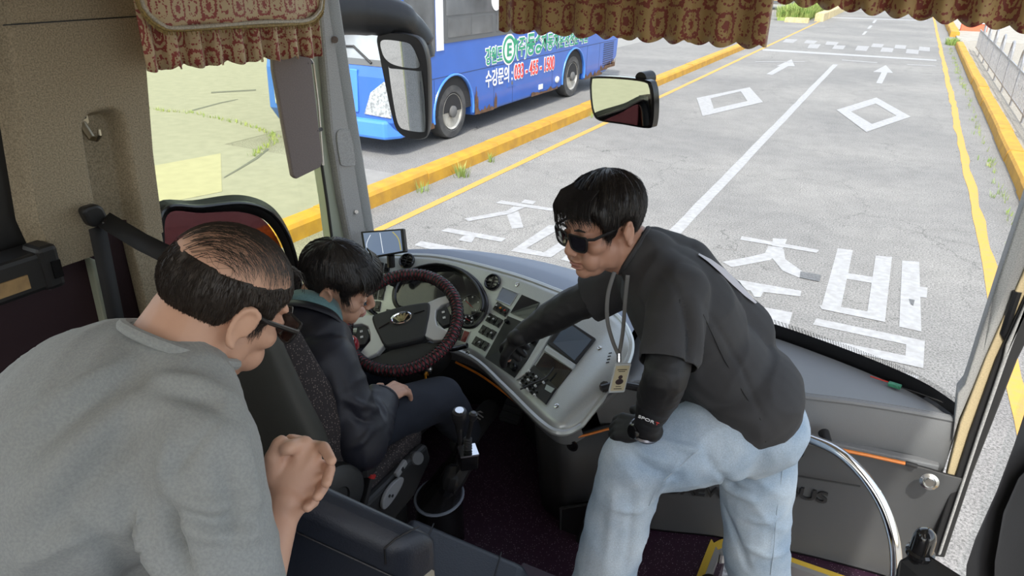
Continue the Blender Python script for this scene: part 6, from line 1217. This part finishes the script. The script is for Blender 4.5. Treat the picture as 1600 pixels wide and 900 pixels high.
def fold3(p):
    f = noise.noise(p * 5) * .006 + ridg(V((p.x * 3 + p.z * 2, p.y * 2, p.z * 3 - p.x * 2)), 2.4) * .007
    q = (p - LS3 - V((0, 0, -.04))).length; f += max(0, 1 - q / .16) * .009 * ridg(V((p.x * 2, p.y * 2, p.z * 6)), 2.2); return f - .004
displace(me, fold3)
crease(me, [(((1064, 470), (1078, 520), (1074, 590)), -.016, .010), (((1086, 470), (1092, 530), (1088, 590)), .010, .014), (((1010, 500), (1006, 550), (1004, 585)), .006, .010), (((1080, 610), (1120, 640), (1165, 655)), .010, .014), (((1090, 640), (1130, 672), (1170, 680)), -.010, .012), (((1030, 420), (1050, 440), (1064, 470)), -.006, .008), (((1100, 480), (1150, 560), (1190, 650)), -.005, .008)])
cut(me, lerp(LS3, LE3, .86), LE3 - LS3, .15); cut(me, lerp(RS3, RE3, .74), RE3 - RS3, .15); cut(me, H3 - upv * .045, -upv + V((.0, 0, -.25)), .32)
n3d = (M3 @ V((0, -.035, -.05)) - N3).normalized()
shirt3 = link('t_shirt', me, MATS['black_jersey'], p3, smooth=180, thick=.003)
fx, fy, _ = frame(n3d); MB().tube([N3 + n3d * .042 + (fx * math.cos(a) + fy * math.sin(a)) * .068 for a in [2 * PI * k / 40 for k in range(40)]], .007, 8, closed=True).build('collar', MATS['black_jersey'], p3)
MB().tube(spline([at_d(*a) for a in ((1062, 468, 1.66), (1052, 560, 1.63), (1045, 600, 1.625))], 4), .0015, 4).build('seam', MATS['black_sleeve'], p3)
# white print strip on the back: lies on the shirt surface
bvh3 = BVHTree.FromPolygons([v.co.copy() for v in me.vertices], [tuple(p.vertices) for p in me.polygons])
def on3(px_, py_, k=.003):
    d = ray(px_, py_).normalized(); h = bvh3.ray_cast(CAM, d); return (h[0] + h[1] * k * (1 if h[1].dot(d) < 0 else -1)) if h[0] else at_d(px_, py_, 1.9)
A_ = [on3(*q) for q in ((1092, 400), (1108, 409), (1126, 423), (1146, 441), (1164, 459), (1178, 474))]; B_ = [on3(*q) for q in ((1090, 402), (1102, 416), (1118, 432), (1138, 450), (1158, 467), (1175, 476))]
lensA = [(1090, 399), (1108, 407), (1128, 421), (1148, 440), (1166, 460), (1180, 475)]; lensB = [(1089, 401), (1104, 412), (1121, 427), (1141, 446), (1161, 464), (1177, 476)]
MB().grid([[on3(lerp(a[0], c[0], t), lerp(a[1], c[1], t), .0065) for a, c in zip([p for p in lensA], lensB)] for t in (0, .2, .4, .6, .8, 1)]).build('back_print', mat('print_grey', (.55, .53, .55), .7), shirt3, smooth=180)
S3 = [on3(*q, .0015) for q in ((1098, 492), (1130, 560), (1165, 620), (1188, 655), (1196, 690))]; MB().tube(S3, .0016, 4).build('side_seam', MATS['black_sleeve'], shirt3)
# arm sleeves and gloves
for nm, S_, E_, W_, hp_ in (('arm_sleeve', LS3, LE3, LW3, hl3), ('arm_sleeve', RS3, RE3, RW3, hr3)):
    me = blob([('c', lerp(S_, E_, .55), E_, .056, .052), ('c', E_, lerp(E_, W_, .35), .052, .050), ('c', lerp(E_, W_, .35), lerp(E_, W_, .97), .049, .030)], .005, 3); displace(me, lambda p: .002 * ridg(p, 30) + .0012 * noise.noise(p * 40)); link(nm, me, MATS['black_sleeve'], p3, smooth=180)
    gp = [q for q in hp_]; me = blob(gp, .0042, 2, .0035); gv = link('glove', me, MATS['black_sleeve'], p3, smooth=180)
# finger tips of the reaching hand stay bare: small skin caps
for q in hr3[-1:] + hr3[4:6]: MB().ell(q[2], .0105, None, 12, 8).build('finger_tip', MATS['skin_tan'], p3)
def dec(txt, c, ux, uy, w, h, m, parent): return link('lettering', text_mesh(txt, V(c), ux, uy, w, h, .001, .01, .001), MATS[m], parent, smooth=0)
sc0 = at_d(1003, 632, 1.0); d_ = ray(1022, 634).normalized(); axs = (LW3 - LE3).normalized(); cpt = lerp(LE3, LW3, .55); uxs = (AX_R - axs * AX_R.dot(axs)).normalized(); nrm = (-d_ - axs * (-d_).dot(axs)).normalized(); uxs = axs.cross(nrm).normalized(); uxs = uxs if uxs.dot(AX_R) > 0 else -uxs; uys = nrm.cross(uxs)
for (t, off, w, m) in (('SPOR', -.026, .040, 'print_white'), ('T', .016, .009, 'print_red')): dec(t, cpt + nrm * .050 + uxs * off + uys * .002, uxs, uys, w, .010, m, p3)
# watch on the wrist
wc = lerp(LE3, LW3, 1.0); wa = (LW3 - LE3).normalized(); fx, fy, _ = frame(wa); wt = MB().tube([wc + (fx * math.cos(a) + fy * math.sin(a)) * .0355 for a in [2 * PI * k / 28 for k in range(28)]], .006, 6, closed=True).build('watch', mat('watch_steel', (.16, .16, .17), .25, .9), p3)
wn_ = (zd_ := (CAM - wc).normalized() - wa * (CAM - wc).normalized().dot(wa) + V((-.5, 0, .3))).normalized(); MB().lathe([(.019, 0), (.019, .008), (.016, .010), (.001, .0095)], wc + wn_ * .033, wn_, 24).build('watch_face', MATS['black_gloss'], wt)
# lanyard and card
nb_ = N3 + n3d * .02; cd_ = at_d(968, 590, 1.84)
mat('lanyard', (.16, .16, .155), .7); mat('card_cream', (.62, .55, .36), .4); mat('card_clear', (.60, .63, .64), .15); mat('portrait_dark', (.05, .03, .03), .6)
ln = thing('identity_card', 'identity card in a clear holder hanging on a grey lanyard', 'card', cd_ + V((0, 0, -.05)))
ribbon(spline([at_d(960, 425, 1.78), at_d(950, 460, 1.79), at_d(949, 500, 1.81), at_d(958, 535, 1.83), at_d(967, 555, 1.84)], 5), .010, ray(960, 500)).build('strap', MATS['lanyard'], ln, thick=.001); ribbon(spline([at_d(981, 430, 1.77), at_d(977, 470, 1.80), at_d(973, 520, 1.83), at_d(967, 555, 1.84)], 5), .010, ray(960, 500)).build('strap', MATS['lanyard'], ln, thick=.001)
ux = (AX_R * .97 + AX_F * .25).normalized(); uy = (V((0, 0, 1)) - ux * ux.z + AX_R * .05).normalized(); nn = ux.cross(uy); nn = nn if nn.dot(ray(968, 590)) < 0 else -nn
MB().tube([at_d(967, 552, 1.84), at_d(967, 566, 1.84)], .006, 8).build('clip', MATS['steel'], ln)
MB().prism(rrect(cd_, ux, uy, .044, .086, .004), nn * .003).build('holder', MATS['card_clear'], ln, smooth=0); MB().prism(rrect(cd_ + nn * .003, ux, uy, .037, .074, .002), nn * .001).build('card', MATS['card_cream'], ln, smooth=0)
MB().ell(cd_ + nn * .0045 + uy * .004, (.006, .006, .0012), Matrix((ux, uy, nn)).transposed(), 12, 6).build('portrait_head', MATS['portrait_dark'], ln); MB().ell(cd_ + nn * .0042 - uy * .010, (.011, .009, .001), Matrix((ux, uy, nn)).transposed(), 12, 6).build('portrait_body', MATS['portrait_dark'], ln)
for (dy_, w) in ((.026, .026), (.021, .018), (-.024, .014), (-.031, .022)): MB().box(cd_ + nn * .0043 + uy * dy_, (w, .0018, .0006), Matrix((ux, uy, nn)).transposed()).build('print_line', MATS['portrait_dark'], ln, smooth=0)
# jeans
me = blob([('e', H3 - upv * .03 + V((0, 0, -.03)), (.175, .145, .13), R3), ('c', LH3, LK3, .118, .092), ('c', LK3, LA3, .088, .088), ('c', RH3, RK3, .118, .096), ('c', RK3, RA3, .096, .098), ('c', LH3, RH3, .11, .11)], .008, 6)
def fold4(p):
    f = noise.noise(p * 6) * .006
    dl = (p - lerp(LH3, LK3, .25)).length; f += max(0, 1 - dl / .22) * .014 * ridg(V((p.x * 5 + p.z * 4, p.y * 2, p.z * 6 - p.x * 3)), 1.8)
    f += .007 * ridg(V((p.x * 3, p.y * 3, p.z * 5 + p.x * 3)), 2.0); return f - .005
displace(me, fold4)
crease(me, [(((985, 690), (1010, 712), (1050, 722)), .010, .010), (((990, 712), (1020, 735), (1060, 745)), -.010, .010), (((1040, 690), (1075, 700), (1100, 705)), .010, .010), (((1100, 700), (1120, 740), (1165, 770)), -.012, .012), (((1110, 730), (1140, 765), (1185, 785)), .010, .010), (((1060, 720), (1040, 750), (1016, 785)), .010, .010), (((960, 760), (955, 820), (945, 890)), .008, .014), (((985, 770), (985, 830), (975, 890)), -.008, .012), (((1130, 790), (1150, 840), (1170, 890)), -.010, .012), (((1225, 800), (1200, 815), (1170, 812)), .009, .010), (((1232, 860), (1200, 868), (1160, 850)), .008, .010), (((1005, 795), (985, 800), (960, 792)), .010, .010)])
cut(me, LA3, LA3 - LK3, .16); cut(me, RA3 + V((0, 0, .01)), RA3 - RK3, .16)
jm = link('jeans', me, MATS['light_denim'], p3, smooth=180)
bv = BVHTree.FromPolygons([v.co.copy() for v in me.vertices], [tuple(p.vertices) for p in me.polygons])
def onj(px_, py_):
    d = ray(px_, py_).normalized(); h = bv.ray_cast(CAM, d); return h[0] - d * .002 if h[0] else None
for pts in (((1228, 690), (1222, 740), (1214, 800), (1208, 870), (1204, 898)), ((1092, 702), (1070, 722), (1040, 748), (1022, 772), (1014, 790))):
    q = [x for x in (onj(*a) for a in pts) if x]
    if len(q) > 2: MB().tube(q, .0014, 4).build('stitched_seam', mat('denim_thread', (.42, .50, .57), .9), jm)
for A_, d2 in ((LA3, V((-.16, -.07, -.06))), (RA3, V((-.17, .02, -.06)))):
    link('shoe', blob([('c', A_ + V((.02, 0, -.06)), A_ + V((-.02, 0, -.05)), .044, .046), ('c', A_ + V((0, 0, -.06)), A_ + d2, .046, .040)], .007, 4), MATS['shoe_black'], p3, smooth=180)
def tk3(p):
    zl = interp([(-.12, -.050), (-.05, -.058), (-.034, -.050), (-.026, .020), (.010, .026), (.016, -.010), (.034, -.016), (.044, .016), (.06, .045), (.08, .060), (.11, .062)], p.y); lo = min(1, (p.z - zl) / .016)
    return (lerp(.011, .024, sstep(.0, .09, p.z))) * lo if lo > 0 else 0
def fringe3(rnd):
    out = []
    for k in range(380):
        x = rnd.uniform(-.066, .070); y = .086 * math.sqrt(max(.05, 1 - (x / .095) ** 2)); L = rnd.random() ** 1.5; c_ = 1 if x > .01 else .55
        out.append([V((x * .7 - .01, y - .02, .120)), V((x * .9, y + .010, .104)), V((x * 1.04, y + .026, .078)), V((x * 1.12, y + .028, lerp(.07, .035, L * c_))), V((x * 1.16 + rnd.uniform(-.004, .004), y + .022 + rnd.uniform(-.004, .006), lerp(.062, .002, L * c_)))])
    return out
hair('hair', M3, tk3, MATS['hair_black'], p3, 4200, .075, crown=(0.02, -.045, .115), seed=11, extra=fringe3, rs=.0008, jit=.007)
face_bits(M3, p3, mouth=.004); glasses(M3, p3, 'lens_dark', 'frame_black', wl=.027, hl=.020)
